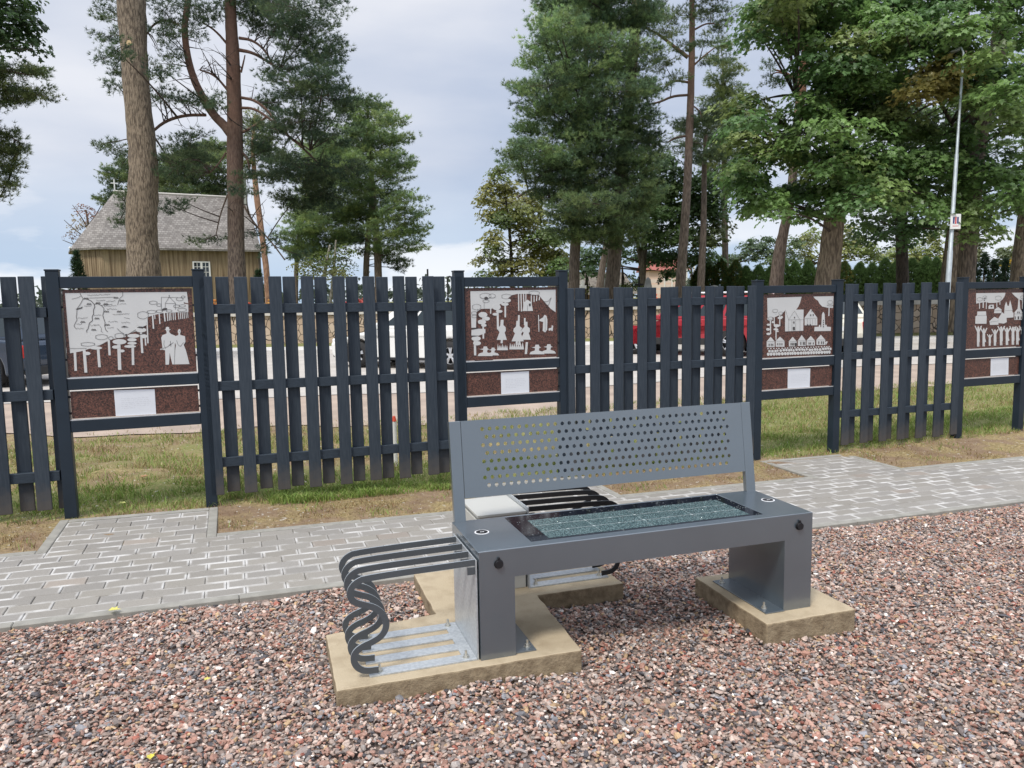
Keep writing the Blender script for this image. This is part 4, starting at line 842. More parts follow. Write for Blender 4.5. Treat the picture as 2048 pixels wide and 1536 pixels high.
B3l = [(.002, [(450, 384), (490, 510), (680, 508)]), (.002, [(490, 510), (565, 395), (635, 508)]), (.002, [(490, 510), (490, 655)]), (.002, [(635, 508), (635, 652)]), (.002, [(532, 510), (532, 655)]), (.002, [(580, 510), (580, 655)]), (.0022, [(698, 492), (860, 488)]), tree_lines(1020, 285, 32, 24), tree_lines(1020, 325, 40, 8), tree_lines(318, 395, 34, 22), tree_lines(388, 425, 28, 18), tree_lines(258, 490, 34, 18)]
for (a, b_, y) in ((213, 314, 786), (328, 440, 782), (497, 596, 786), (612, 712, 776), (724, 830, 776), (850, 962, 766)): B3l.append((.002, [(a, y), (b_, y)]))
for xx in (730, 765, 795, 830): B3l.append((.002, [(xx, 500), (xx, 570)]))
B3d = [[(560, 470), (572, 470), (572, 490), (560, 490)], [(550, 530), (564, 530), (564, 555), (550, 555)], [(545, 600), (570, 600), (570, 640), (545, 640)], [(725, 565), (740, 565), (740, 580), (725, 580)], [(758, 565), (775, 565), (775, 580), (758, 580)], [(780, 392), (792, 388), (796, 402), (784, 404)], [(765, 440), (778, 440), (778, 460), (765, 460)], [(798, 438), (812, 438), (812, 458), (798, 458)]]
for i in range(4): B3d.append([(930, 510 + 26 * i), (940, 510 + 26 * i), (940, 526 + 26 * i), (930, 526 + 26 * i)])
for (xs, y, h) in (((235, 262, 282), 815, 26), ((345, 372, 398), 808, 24), ((515, 535, 552), 805, 30), ((572, 572, 580), 805, 40), ((640, 672, 690), 790, 40), ((745, 765, 800), 798, 24), ((870, 905, 930), 785, 34)):
    for xx in xs: B3d.append([(xx, y), (xx + 11, y), (xx + 11, y + h), (xx, y + h)])
board('story board with engraved church, small houses and stone wall', 4.800, 5.862, 1.768, gz(5.3, 6.25) + .02, (1.713, 1.640, .993, .902, .676, .590), 6.4, (1500, 560), B3p, B3e, B3l, B3d, [(483, 1138), (770, 1130), (762, 1370), (480, 1388)], 3)
# board 4: row of people holding raised hands
B4p = [[(320, 285), (680, 280), (670, 320), (645, 360), (600, 395), (540, 405), (480, 405), (440, 392), (400, 398), (320, 412)], [(757, 280), (1010, 276), (1010, 390), (940, 380), (880, 372), (830, 350), (795, 320)], bar_(362, 395, 362, 475, 5), bar_(408, 390, 406, 466, 6), bar_(446, 388, 444, 478, 4), bar_(574, 390, 574, 460, 4), bar_(612, 370, 612, 428, 4), bar_(890, 372, 888, 478, 5),
       [(472, 478), (472, 450), (485, 428), (535, 425), (540, 475)], [(540, 530), (548, 485), (590, 455), (632, 485), (630, 530)], [(665, 525), (672, 440), (690, 390), (705, 440), (722, 440), (738, 372), (752, 430), (765, 490), (765, 520), (778, 522), (778, 582), (665, 590)],
       [(310, 660), (312, 570), (332, 560), (335, 510), (440, 508), (444, 560), (450, 570), (446, 660)], [(483, 630), (545, 575), (590, 600), (594, 672), (490, 675)], [(592, 600), (640, 520), (690, 560), (696, 640), (660, 658), (594, 652)], [(788, 612), (792, 520), (830, 475), (840, 360), (852, 350), (862, 475), (886, 520), (886, 612)]]
def person_up(x, y, h, w, skirt):
    return [(x - .16 * w, y), (x - .18 * w, y - .40 * h), (x - .16 * w, y - .66 * h), (x - .48 * w, y - .92 * h), (x - .40 * w, y - .96 * h), (x - .10 * w, y - .76 * h), (x - .13 * w, y - .86 * h), (x, y - .94 * h), (x + .13 * w, y - .86 * h), (x + .10 * w, y - .76 * h), (x + .40 * w, y - .96 * h), (x + .48 * w, y - .92 * h), (x + .16 * w, y - .66 * h), (x + .18 * w, y - .40 * h), (x + (.30 if skirt else .18) * w, y - (.25 if skirt else .2) * h), (x + .12 * w, y - .2 * h), (x + .14 * w, y), (x + .02 * w, y), (x, y - .25 * h), (x - .03 * w, y)]
for (x, y, h, w, s_) in ((346, 940, 268, 90, 0), (414, 938, 240, 90, 1), (487, 932, 150, 70, 0), (552, 930, 215, 90, 0), (628, 925, 250, 95, 0), (700, 922, 232, 95, 1), (772, 918, 240, 92, 0), (828, 916, 230, 92, 1), (888, 914, 240, 92, 0), (948, 912, 235, 92, 1), (1006, 910, 240, 92, 0)): B4p.append(person_up(x, y, h, w, s_))
B4l = [tree_lines(362, 360, 34, 22), tree_lines(424, 340, 26, 22), tree_lines(590, 345, 40, 26), tree_lines(890, 335, 26, 20), (.002, [(545, 500), (630, 498)]), (.002, [(490, 640), (590, 625)]), (.002, [(335, 560), (440, 556)]), (.002, [(788, 540), (886, 536)]), (.002, [(670, 500), (765, 496)])]
B4d = [[(412, 342), (438, 338), (438, 350), (414, 352)], [(412, 370), (426, 368), (426, 378), (412, 378)], [(792, 570), (804, 570), (804, 605), (792, 605)], [(828, 570), (846, 570), (846, 605), (828, 605)], [(866, 570), (876, 570), (876, 605), (866, 605)], [(824, 515), (832, 505), (834, 530), (824, 532)], [(842, 505), (852, 515), (852, 532), (842, 530)], [(496, 440), (516, 438), (516, 455), (496, 456)]]
board('story board with a row of people raising joined hands', 7.500, 8.540, 1.780, gz(8, 6.25) + .05, (1.724, 1.653, .978, .886, .658, .574), 6.142, (1900, 540), B4p, [], B4l, B4d, [(500, 1088), (718, 1076), (714, 1285), (496, 1300)], 4)
# ------------------------------------------------------------------ cemetery wall
def stone_wall():
    t = thing('stone_wall', 'long pale fieldstone cemetery wall with a concrete coping beyond the road', 'wall', Wd(0, 27.6, 0.1))
    m = bpy.data.materials.new('fieldstone wall'); m.use_nodes = True; nt = m.node_tree; L = nt.links.new
    b = nt.nodes['Principled BSDF']; b.inputs['Roughness'].default_value = 0.9
    tc = nd(nt, 'ShaderNodeTexCoord'); no = nd(nt, 'ShaderNodeTexNoise'); no.inputs['Scale'].default_value = 2; L(tc.outputs['Object'], no.inputs['Vector'])
    ad = nd(nt, 'ShaderNodeMix', data_type='RGBA'); ad.inputs['Factor'].default_value = .12; L(tc.outputs['Object'], ad.inputs['A']); L(no.outputs['Color'], ad.inputs['B'])
    vo = nd(nt, 'ShaderNodeTexVoronoi'); vo.inputs['Scale'].default_value = 4.2; L(ad.outputs['Result'], vo.inputs['Vector'])
    ve = nd(nt, 'ShaderNodeTexVoronoi', feature='DISTANCE_TO_EDGE'); ve.inputs['Scale'].default_value = 4.2; L(ad.outputs['Result'], ve.inputs['Vector'])
    r = nd(nt, 'ShaderNodeValToRGB'); L(vo.outputs['Color'], r.inputs[0])
    r.color_ramp.elements[0].color = (0.36, 0.27, 0.19, 1); r.color_ramp.elements[1].color = (0.58, 0.49, 0.39, 1)
    e = r.color_ramp.elements.new(.55); e.color = (0.50, 0.38, 0.28, 1)
    mr = nd(nt, 'ShaderNodeMapRange'); mr.inputs['From Min'].default_value, mr.inputs['From Max'].default_value = .008, .035; L(ve.outputs['Distance'], mr.inputs['Value'])
    x = nd(nt, 'ShaderNodeMix', data_type='RGBA'); L(mr.outputs[0], x.inputs['Factor']); x.inputs['A'].default_value = (0.07, 0.06, 0.05, 1); L(r.outputs[0], x.inputs['B']); L(x.outputs['Result'], b.inputs['Base Color'])
    bu = nd(nt, 'ShaderNodeBump'); bu.inputs['Strength'].default_value = 1; bu.inputs['Distance'].default_value = .08; L(mr.outputs[0], bu.inputs['Height']); L(bu.outputs[0], b.inputs['Normal'])
    def seg(mb, u0, u1, d0, d1, z0, z1):
        P = [Wd(u0, d0, 0), Wd(u1, d0, 0), Wd(u1, d1, 0), Wd(u0, d1, 0)]; l = t.location
        mb.add([(p[0] - l.x, p[1] - l.y, z - l.z) for z in (z0, z1) for p in P], [(3, 2, 1, 0), (4, 5, 6, 7), (0, 1, 5, 4), (1, 2, 6, 5), (2, 3, 7, 6), (3, 0, 4, 7)])
    mb = MB(); seg(mb, -45, 60, 27.6, 28.2, 0.05, 1.20); mb.build('stones', m, t)
    mb = MB(); seg(mb, -45, 60, 27.52, 28.28, 1.203, 1.36); mb.build('coping', mat('pale coping', (0.55, 0.52, 0.47), .9, 0, .1, 3), t)
stone_wall()

# ------------------------------------------------------------------ cars
M_tyre = mat('tyre rubber', (0.015, 0.015, 0.016), 0.8)
M_rim = mat('alloy rim', (0.62, 0.63, 0.65), 0.3, 0.7)
M_cglass = mat('car glass', (0.020, 0.030, 0.035), 0.06, spec=0.7)
M_trimb = mat('black car trim', (0.018, 0.019, 0.02), 0.55)
M_lamp = mat('red lamp glass', (0.50, 0.015, 0.012), 0.15)
M_lampc = mat('clear lamp glass', (0.75, 0.76, 0.78), 0.1)
M_num = mat('number plate', (0.78, 0.78, 0.76), 0.4)
def car(name, label, paint, loc, yaw, Lc=4.2, Wc=1.76, Hc=1.48, suv=False):
    """+x is the front; side outline with wheel arches, cabin with glass, wheels, lamps, bumpers"""
    t = thing(name, label, 'car', loc, yaw)
    wr = .34 if suv else .315; wb = Lc * .61; xf, xr = (wb / 2 + .2, -wb / 2 + .16) if suv else (wb / 2 + .05, -wb / 2 + .05); half = Lc / 2; hw = Wc / 2; fh = half - (.40 if suv else 0)
    zb = .30 if suv else .21; belt = Hc * .615
    def arch(cx): return [(cx + (wr + .06) * math.cos(a), wr + (wr + .06) * math.sin(a)) for a in [PI - PI * k / 10 for k in range(11)]]
    prof = [(-half + .04, zb + .12), (-half, .52), (-half + .03, belt - .12), (-half + .10, belt - .01), (xr - .2, belt + .02), (.75, belt - .03), (fh * .66, belt - .13), (fh - .12, belt - .30), (fh, .58), (fh - .02, zb + .1), (fh - .12, zb)]
    lowr = [(xf + wr + .06, zb)] + arch(xf)[::-1] + [(xf - wr - .06, zb), (xr + wr + .06, zb)] + arch(xr)[::-1] + [(xr - wr - .06, zb)]
    poly = prof + lowr
    bd = MB(); bd.prism(poly, lambda a, c: (a, -hw, c), lambda a, c: (a, hw, c)); body = bd.build('body', paint, t, bevel=0.06, seg=3)
    r0, r1 = (-half + .32, .62) if not suv else (-half + .22, .70)
    base = [(-half + .08, belt - .02), (1.05, belt - .04)]; top = [(r0 + .10, Hc), (r1 - .55, Hc)]
    tw = hw - .20
    cb = MB(); vs = [(base[0][0], -hw + .05, base[0][1]), (base[1][0], -hw + .05, base[1][1]), (base[1][0], hw - .05, base[1][1]), (base[0][0], hw - .05, base[0][1]), (top[0][0], -tw, top[0][1] - .03), (top[1][0], -tw, top[1][1]), (top[1][0], tw, top[1][1]), (top[0][0], tw, top[0][1] - .03)]
    cb.add(vs, [(3, 2, 1, 0), (4, 5, 6, 7), (0, 1, 5, 4), (1, 2, 6, 5), (2, 3, 7, 6), (3, 0, 4, 7)]); cb.build('cabin', paint, t, bevel=0.06, seg=3)
    V_ = [Vector(v) for v in vs]
    def pane(a, b_, c, d, u0, u1, v0, v1, nm='window'):
        def q(u, v): return (a.lerp(b_, u)).lerp(d.lerp(c, u), v)
        n = (b_ - a).cross(d - a).normalized(); g = MB(); P = [q(u0, v0), q(u1, v0), q(u1, v1), q(u0, v1)]
        g.add([p + n * .004 for p in P] + [p - n * .02 for p in P], [(0, 1, 2, 3), (7, 6, 5, 4), (0, 4, 5, 1), (1, 5, 6, 2), (2, 6, 7, 3), (3, 7, 4, 0)]); g.build(nm, M_cglass, t)
    for s_ in (0, 1):
        a, b_, c, d = (V_[0], V_[1], V_[5], V_[4]) if s_ == 0 else (V_[2], V_[3], V_[7], V_[6])
        for u0, u1 in ((.10, .36), (.39, .62), (.65, .88)): pane(a, b_, c, d, u0 if s_ == 0 else 1 - u1, u1 if s_ == 0 else 1 - u0, .16, .88)
    pane(V_[1], V_[2], V_[6], V_[5], .06, .94, .12, .92, 'windscreen'); pane(V_[3], V_[0], V_[4], V_[7], .08, .92, .2, .88, 'rear_window')
    for cx in (xf, xr):
        for s_ in (-1, 1):
            w = MB(); y = s_ * (hw - .19); pr = [(wr - .13, 0), (wr - .01, .01), (wr, .05), (wr, .15), (wr - .01, .19), (wr - .13, .20)]
            n = 28; o = len(w.v)
            for (rr, yy) in pr:
                for k in range(n): w.v.append((cx + rr * math.cos(2 * PI * k / n), y + s_ * (yy - .01), wr + rr * math.sin(2 * PI * k / n)))
            for i in range(len(pr) - 1):
                for k in range(n): w.f.append((o + i * n + k, o + i * n + (k + 1) % n, o + (i + 1) * n + (k + 1) % n, o + (i + 1) * n + k)); w.m.append(0)
            wh = w.build('wheel', M_tyre, t, smooth=True)
            rm = MB(); rm.cyl((cx, y + s_ * .06, wr), (0, s_, 0), wr - .125, .03, 24, m=1)
            rm.tube([(cx + (wr - .12) * math.cos(2 * PI * k / 24), y + s_ * .165, wr + (wr - .12) * math.sin(2 * PI * k / 24)) for k in range(25)], .018, 6, cap=False)
            for k in range(5):
                a = 2 * PI * k / 5 + .3
                for da in (-.16, .16):
                    rm.tube([(cx + .05 * math.cos(a), y + s_ * .165, wr + .05 * math.sin(a)), (cx + (wr - .12) * math.cos(a + da), y + s_ * .16, wr + (wr - .12) * math.sin(a + da))], .021, 6)
            rm.cyl((cx, y + s_ * .14, wr), (0, s_, 0), .055, .035, 12); rm.build('rim', [M_rim, M_black], wh)
    for s_ in (-1, 1):
        g = MB(); g.box(-half - .012, -half + .2, s_ * (hw - .16) - .175, s_ * (hw - .16) + .175, belt - .34, belt - .10); g.build('tail_light', M_lamp, t, bevel=.03)
        g = MB(); g.box(fh - .30, fh - .03, s_ * (hw - .22) - .19, s_ * (hw - .22) + .19, belt - .36, belt - .235); g.build('headlight', M_lampc, t, bevel=.03)
        g = MB(); g.box(.66, .84, s_ * (hw + .06) - .08, s_ * (hw + .06) + .08, belt - .02, belt + .10); g.build('wing_mirror', paint, t, bevel=.03)
        g = MB(); g.box(xr + wr + .08, xf - wr - .08, s_ * hw - .012, s_ * hw + .012, zb - .01, zb + (.16 if suv else .05)); g.build('sill_trim', M_trimb, t, bevel=.01)
        g = MB(); g.box(-.4, -.22, s_ * (hw + .001) - .015, s_ * (hw + .001) + .015, belt - .12, belt - .09); g.build('door_handle', paint, t, bevel=.008)
    for x0, x1 in ((-half - .02, -half + .10), (fh - .12, fh + .015)):
        g = MB(); g.box(x0, x1, -hw + .10, hw - .10, zb + .02, zb + .20); g.build('bumper', M_trimb, t, bevel=.03)
    g = MB(); g.box(-half - .018, -half - .002, -.26, .26, .60, .71); g.build('number_plate', M_num, t)
    if suv:
        for s_ in (-1, 1):
            g = MB(); g.tube([(r0 + .18, s_ * (tw - .04), Hc + .005), (r0 + .26, s_ * (tw - .04), Hc + .05), (r1 - .70, s_ * (tw - .04), Hc + .055), (r1 - .62, s_ * (tw - .04), Hc + .005)], .022, 8); g.build('roof_rail', M_lampc, t)
    return t
P_blue = mat('dark blue car paint', (0.022, 0.038, 0.065), 0.22, 0.2, coat=.6)
P_white = mat('white car paint', (0.74, 0.74, 0.72), 0.25, 0.0, coat=.6)
P_red = mat('red car paint', (0.34, 0.018, 0.03), 0.22, 0.1, coat=.6)
P_cream = mat('cream white car paint', (0.70, 0.67, 0.56), 0.25, 0.0, coat=.6)
AXU = math.atan2(SIDE[1], SIDE[0])     # yaw of the road direction
ZR = 0.118
car('parked_car', 'dark blue hatchback with red tail lights parked at the left edge', P_blue, Wd(-10.85, 15.75, ZR), AXU + PI - math.radians(16), 4.1)
car('parked_car', 'white car parked beyond the fence left of the soldiers board', P_white, Wd(-2.05, 18.0, ZR), AXU + PI - math.radians(24), 4.0)
car('parked_car', 'bright red car with roof rails parked behind the bench', P_red, Wd(4.98, 20.35, ZR), AXU + PI - math.radians(35), 4.25, 1.80, 1.54, True)
car('parked_car', 'cream white car mostly hidden behind the board with small houses', P_cream, Wd(7.5, 20.9, ZR), AXU + PI - math.radians(68), 4.1)

# ------------------------------------------------------------------ chapel
def chapel():
    z0 = 1.25; A = at(251, 492, 46.0); zE = A[2]
    yaw = AXU + math.radians(31); t = thing('wooden_chapel', 'weathered board chapel with grey shingle roof behind the pines', 'chapel', (A[0], A[1], z0), yaw)
    hE = zE - z0; L_ = 7.6; Wn = 6.6; hR = hE + 3.55
    mw = bpy.data.materials.new('weathered vertical boards'); mw.use_nodes = True; nt = mw.node_tree; L = nt.links.new
    b = nt.nodes['Principled BSDF']; b.inputs['Roughness'].default_value = .85
    tc = nd(nt, 'ShaderNodeTexCoord'); mp = nd(nt, 'ShaderNodeMapping'); mp.inputs['Scale'].default_value = (1, 1, .05); L(tc.outputs['Object'], mp.inputs[0])
    n = nd(nt, 'ShaderNodeTexNoise'); n.inputs['Scale'].default_value = 7.5; n.inputs['Detail'].default_value = 3; L(mp.outputs[0], n.inputs['Vector'])
    r = nd(nt, 'ShaderNodeValToRGB'); L(n.outputs[0], r.inputs[0])
    r.color_ramp.elements[0].position, r.color_ramp.elements[0].color = .32, (0.15, 0.102, 0.058, 1)
    r.color_ramp.elements[1].position, r.color_ramp.elements[1].color = .68, (0.37, 0.285, 0.18, 1)
    L(r.outputs[0], b.inputs['Base Color'])
    ms = bpy.data.materials.new('grey wood shingles'); ms.use_nodes = True; nt = ms.node_tree; L = nt.links.new
    b = nt.nodes['Principled BSDF']; b.inputs['Roughness'].default_value = .9
    tc = nd(nt, 'ShaderNodeTexCoord'); br = nd(nt, 'ShaderNodeTexBrick'); mp = nd(nt, 'ShaderNodeMapping'); mp.inputs['Rotation'].default_value = (PI / 2, 0, 0); L(tc.outputs['Object'], mp.inputs[0]); L(mp.outputs[0], br.inputs['Vector'])
    br.inputs['Scale'].default_value = 1.0; br.inputs['Brick Width'].default_value = .20; br.inputs['Row Height'].default_value = .13; br.inputs['Mortar Size'].default_value = .012
    br.inputs['Color1'].default_value = (0.21, 0.19, 0.175, 1); br.inputs['Color2'].default_value = (0.36, 0.335, 0.31, 1); br.inputs['Mortar'].default_value = (0.16, 0.145, 0.13, 1)
    n = nd(nt, 'ShaderNodeTexNoise'); n.inputs['Scale'].default_value = 1.2; n.inputs['Detail'].default_value = 5; L(tc.outputs['Object'], n.inputs['Vector'])
    q = nd(nt, 'ShaderNodeMix', data_type='RGBA', blend_type='MULTIPLY'); q.inputs['Factor'].default_value = .5; L(br.outputs[0], q.inputs['A']); L(n.outputs['Fac'], q.inputs['B']); L(q.outputs['Result'], b.inputs['Base Color'])
    fp = [(0, 0), (L_, 0), (L_, Wn), (0, Wn), (-1.3, Wn - .1), (-2.5, Wn - 1.6), (-2.5, 1.6), (-1.3, .1)]
    # vertical boards with cover strips as geometry
    w = MB(); w.prism(fp, lambda x, y: (x, y, -.3), lambda x, y: (x, y, hE)); wall = w.build('wall', mw, t)
    st = MB()
    for i in range(len(fp)):
        a, c = np.array(fp[i]), np.array(fp[(i + 1) % len(fp)]); d = c - a; l = np.linalg.norm(d); d /= l; nn = np.array([d[1], -d[0]])
        for k in range(int(l / .17)):
            p = a + d * (.08 + k * .17); e = p + d * .045; st.prism([tuple(p), tuple(e), tuple(e + nn * .022), tuple(p + nn * .022)], lambda x, y: (x, y, -.3), lambda x, y: (x, y, hE - .02))
    sp_ = st.build('cover_strips', mw, wall); sp_['kind'] = 'stuff'
    ov = .32; cy = Wn / 2; zo = hE - .10; rx0 = -.1
    E = [(-.05, -ov), (L_ + .15, -ov), (L_ + .15, Wn + ov), (-.05, Wn + ov), (-1.45, Wn - .1 + ov), (-2.5 - ov, Wn - 1.5), (-2.5 - ov, 1.5), (-1.45, .1 - ov)]
    rf = MB(); vs = [(x, y, zo) for x, y in E] + [(rx0, cy, hR), (L_ + .15, cy, hR)] + [(x, y, zo - .12) for x, y in E]
    rf.add(vs, [(0, 1, 9, 8), (2, 3, 8, 9), (3, 4, 8), (4, 5, 8), (5, 6, 8), (6, 7, 8), (7, 0, 8), (1, 2, 9)] + [(i, 10 + i, 10 + (i + 1) % 8, (i + 1) % 8) for i in range(8)] + [tuple(range(17, 9, -1))])
    roof = rf.build('roof', ms, t)
    rd = MB(); rd.tube([(rx0 - .1, cy, hR + .02), (L_ + .18, cy, hR + .02)], .07, 6); rd.build('ridge_board', mat('pale ridge board', (0.55, 0.52, 0.48), .8), roof)
    bt = MB(); bt.box(L_ - .75, L_ + .12, cy - .55, cy + .55, hR - .45, hR + 1.3); tw = bt.build('bell_turret', mat('grey boards', (0.34, 0.35, 0.31), .85, 0, .25, 12, stretch=(1, 1, .1)), t)
    bt = MB(); bt.add([(L_ - .95, cy - .75, hR + 1.3), (L_ + .32, cy - .75, hR + 1.3), (L_ + .32, cy + .75, hR + 1.3), (L_ - .95, cy + .75, hR + 1.3), (L_ - .3, cy, hR + 2.3)], [(0, 1, 4), (1, 2, 4), (2, 3, 4), (3, 0, 4), (3, 2, 1, 0)]); bt.build('turret_roof', ms, tw)
    fn = MB(); fn.tube([(rx0, cy, hR), (rx0, cy, hR + .75)], .035, 6); fn.tube([(rx0 - .2, cy, hR + .5), (rx0 + .2, cy, hR + .5)], .03, 6); fn.build('ridge_cross', M_white, roof)
    dp = MB(); dp.tube([(-2.6, 1.5, -.2), (-2.6, 1.5, hE - .15)], .06, 8); dp.tube([(-2.6, 1.5, hE - .15), (-2.85, 1.4, hE - .05)], .06, 8); dp.build('downpipe', M_white, t)
    dp = MB(); dp.box(L_ + .005, L_ + .14, -.05, .05, -.3, hE); dp.build('corner_board', mat('dark corner board', (.10, .085, .07), .8), t)
    for wx in (3.62, .6):
        f = MB(); fx0, fx1, fz0, fz1 = wx, wx + 1.02, hE - 2.5, hE - .86; y0, y1 = -.10, -.028
        for a, c_, e, g in ((fx0, fx1, fz1 - .07, fz1), (fx0, fx1, fz0, fz0 + .07)): f.box(a, c_, y0, y1, e, g)
        for a, c_ in ((fx0, fx0 + .08), (fx1 - .08, fx1), ((fx0 + fx1) / 2 - .06, (fx0 + fx1) / 2 + .06)): f.box(a, c_, y0, y1, fz0 + .0705, fz1 - .0705)
        for s_ in (0, 1):
            xa = fx0 + .08 if s_ == 0 else (fx0 + fx1) / 2 + .06; xb = (fx0 + fx1) / 2 - .06 if s_ == 0 else fx1 - .08; xm = (xa + xb) / 2
            f.box(xm - .014, xm + .014, y0 + .02, y1, fz0 + .071, fz1 - .071)
            for k in range(1, 5): zz_ = fz0 + (fz1 - fz0) * k / 5; f.box(xa + .0005, xm - .0145, y0 + .02, y1, zz_ - .014, zz_ + .014); f.box(xm + .0145, xb - .0005, y0 + .02, y1, zz_ - .014, zz_ + .014)
        fr = f.build('window', M_white, t)
        g = MB(); g.box(fx0 + .03, fx1 - .03, -.045, -.024, fz0 + .03, fz1 - .03); g.build('pane', M_cglass, fr)
chapel()

# ------------------------------------------------------------------ farther buildings
def long_barn():
    A = at(1150, 590, 62); t = thing('thatched_barn', 'low dark thatched barn with orange wooden gable', 'barn', (A[0], A[1], 1.3), AXU - math.radians(2))
    def lz(py, d=62): return at(1280, py, d)[2] - 1.3
    zr, ze = lz(540), lz(585); x1 = 6.2
    w = MB(); w.box(0, x1 - .3, .6, 4.4, -.4, ze + .1); w.build('wall', mat('barn boards', (.28, .17, .08), .8), t)
    r_ = MB(); r_.prism([(-.1, ze - .1), (2.5, zr), (5.1, ze - .1)], lambda y, z: (-.4, y, z), lambda y, z: (x1 - .15, y, z)); r_.build('roof', mat('old thatch', (.15, .13, .105), .95, 0, .35, 4, .8, 20), t)
    g = MB(); g.prism([(.3, ze - .1), (2.5, zr - .25), (4.7, ze - .1)], lambda y, z: (x1 - .10, y, z), lambda y, z: (x1, y, z)); g.build('gable', mat('orange gable boards', (.52, .27, .10), .7), t)
    t.rotation_euler = (0, 0, AXU + math.radians(24))
long_barn()
def house_far():
    A = at(1322, 600, 78); t = thing('pink_house', 'pale pink house with red roof half hidden by trees', 'house', (A[0], A[1], 1.4), AXU)
    w = MB(); w.box(-1.2, 2.6, 0, 6, -.4, 2.9); w.build('wall', mat('pink plaster', (.62, .45, .36), .9), t)
    r_ = MB(); r_.prism([(-.4, 2.9), (3, 4.2), (6.4, 2.9)], lambda y, z: (-1.5, y, z), lambda y, z: (2.9, y, z)); r_.build('roof', mat('red roof tiles', (.30, .09, .07), .8), t)
house_far()
def white_fence():
    A = at(1316, 590, 58); t = thing('low_fence', 'low pale board fence with tall white gate posts', 'fence', (A[0], A[1], 1.3), AXU)
    for i in range(6):
        m = MB(); m.box(.5 + i * .55 - .05, .5 + i * .55 + .05, 0, .1, -.2, 1.75 if i < 3 else 2.9); 
        if i >= 3: m.add([(.45 + i * .55, 0, 2.9), (.55 + i * .55, 0, 2.9), (.55 + i * .55, .1, 2.9), (.45 + i * .55, .1, 2.9), (.5 + i * .55, .05, 3.2)], [(0, 1, 4), (1, 2, 4), (2, 3, 4), (3, 0, 4)])
        m.build('post', mat('white post', (.66, .63, .58), .6), t)
    for z in (.6, 1.0, 1.4):
        m = MB(); m.box(-1.2, 2.2, .1, .13, z, z + .26); m.build('board', mat('pinkish board', (.60, .50, .43), .7), t)
white_fence()

# ------------------------------------------------------------------ graves
M_gs = mat('grey gravestone', (.36, .36, .35), .7, 0, .2, 4); M_gw = mat('white gravestone', (.66, .66, .64), .7); M_iron = mat('black iron', (.015, .015, .016), .6)
def grave(kind, px, ptop, d, label, w=.6):
    P = at(px, ptop, d); z0 = float(terrain(P[0], P[1])); h = P[2] - z0
    t = thing(kind, label, 'grave marker', (P[0], P[1], z0), AXU + rnd.uniform(-.3, .3)); m = MB()
    if kind == 'gravestone':
        m.prism([(-w / 2, 0), (w / 2, 0), (w / 2, h * .8), (w * .3, h * .95), (0, h), (-w * .3, h * .95), (-w / 2, h * .8)], lambda a, c: (a, -.07, c), lambda a, c: (a, .07, c)); m.build('stone', M_gs, t, bevel=.01)
        m = MB(); m.box(-w * .65, w * .65, -.2, .2, -.05, .12); m.build('plinth', M_gs, t)
    elif kind == 'obelisk':
        m.add([(-w / 2, -w / 2, 0), (w / 2, -w / 2, 0), (w / 2, w / 2, 0), (-w / 2, w / 2, 0), (-.12, -.12, h * .93), (.12, -.12, h * .93), (.12, .12, h * .93), (-.12, .12, h * .93), (0, 0, h)], [(0, 1, 5, 4), (1, 2, 6, 5), (2, 3, 7, 6), (3, 0, 4, 7), (4, 5, 8), (5, 6, 8), (6, 7, 8), (7, 4, 8)]); m.build('shaft', M_gs, t)
        m = MB(); m.box(-w * .7, w * .7, -w * .7, w * .7, -.1, .2); m.build('plinth', M_gs, t)
    else:
        mm = M_gw if kind == 'stone_cross' else M_iron; q = .09 if kind == 'stone_cross' else .04
        m.box(-q, q, -q * .7, q * .7, .2, h); m.box(-w / 2, -q - .001, -q * .7, q * .7, h * .74 - q, h * .74 + q); m.box(q + .001, w / 2, -q * .7, q * .7, h * .74 - q, h * .74 + q); m.build('cross', mm, t, bevel=.01)
        m = MB(); m.box(-.3, .3, -.2, .2, -.05, .1995); m.build('plinth', M_gs, t)
    return t
grave('stone_cross', 1165, 560, 40, 'small white statue-like cross left of the twin pine trunks', .4)
grave('stone_cross', 1212, 556, 42, 'white stone cross beside the thick pine trunk', .7)
grave('gravestone', 1241, 568, 44, 'grey gravestone left of the round green bushes', .5)
grave('iron_cross', 1278, 553, 38, 'tall black iron cross in front of the forked pale trunk', .42)
grave('obelisk', 1296, 554, 40, 'grey obelisk tombstone near the orange gable', .75)
grave('iron_cross', 855, 538, 36, 'black iron cross against the sky between the pine groups', .55)
grave('gravestone', 1150, 572, 38, 'grey gravestone nearest the soldiers board', .5)
grave('gravestone', 1428, 570, 40, 'rounded grey gravestone in front of the hedge', .6)
grave('gravestone', 796, 566, 42, 'speckled grey gravestone below the middle pines', .5)
def flowers(px, py, d, c, label):
    P = at(px, py, d); z0 = float(terrain(P[0], P[1])); t = thing('grave_flowers', label, 'flowers', (P[0], P[1], z0), 0)
    m = MB(); m.cyl((0, 0, 0), (0, 0, 1), .13, .28, 10, r2=.17); m.build('pot', M_gs, t)
    m = MB()
    for _ in range(26): m.sphere((rnd.gauss(0, .13), rnd.gauss(0, .13), .40 + rnd.gauss(0, .09)), .06, .06, .05, 6, 4)
    m.build('blossoms', mat('blossom', c, .7, 0, .3, 20), t)
flowers(430, 598, 31, (.75, .28, .05), 'orange grave flowers between the pickets below the chapel')
flowers(500, 601, 31, (.62, .10, .05), 'red orange grave flowers right of the tall pine foot')
flowers(535, 598, 31, (.70, .35, .08), 'yellow orange grave flowers left of the spruce shrub')
flowers(691, 602, 31, (.55, .05, .05), 'dark red grave flowers under the middle pines')
flowers(722, 602, 31, (.62, .12, .10), 'bright red grave flowers under the middle pines')
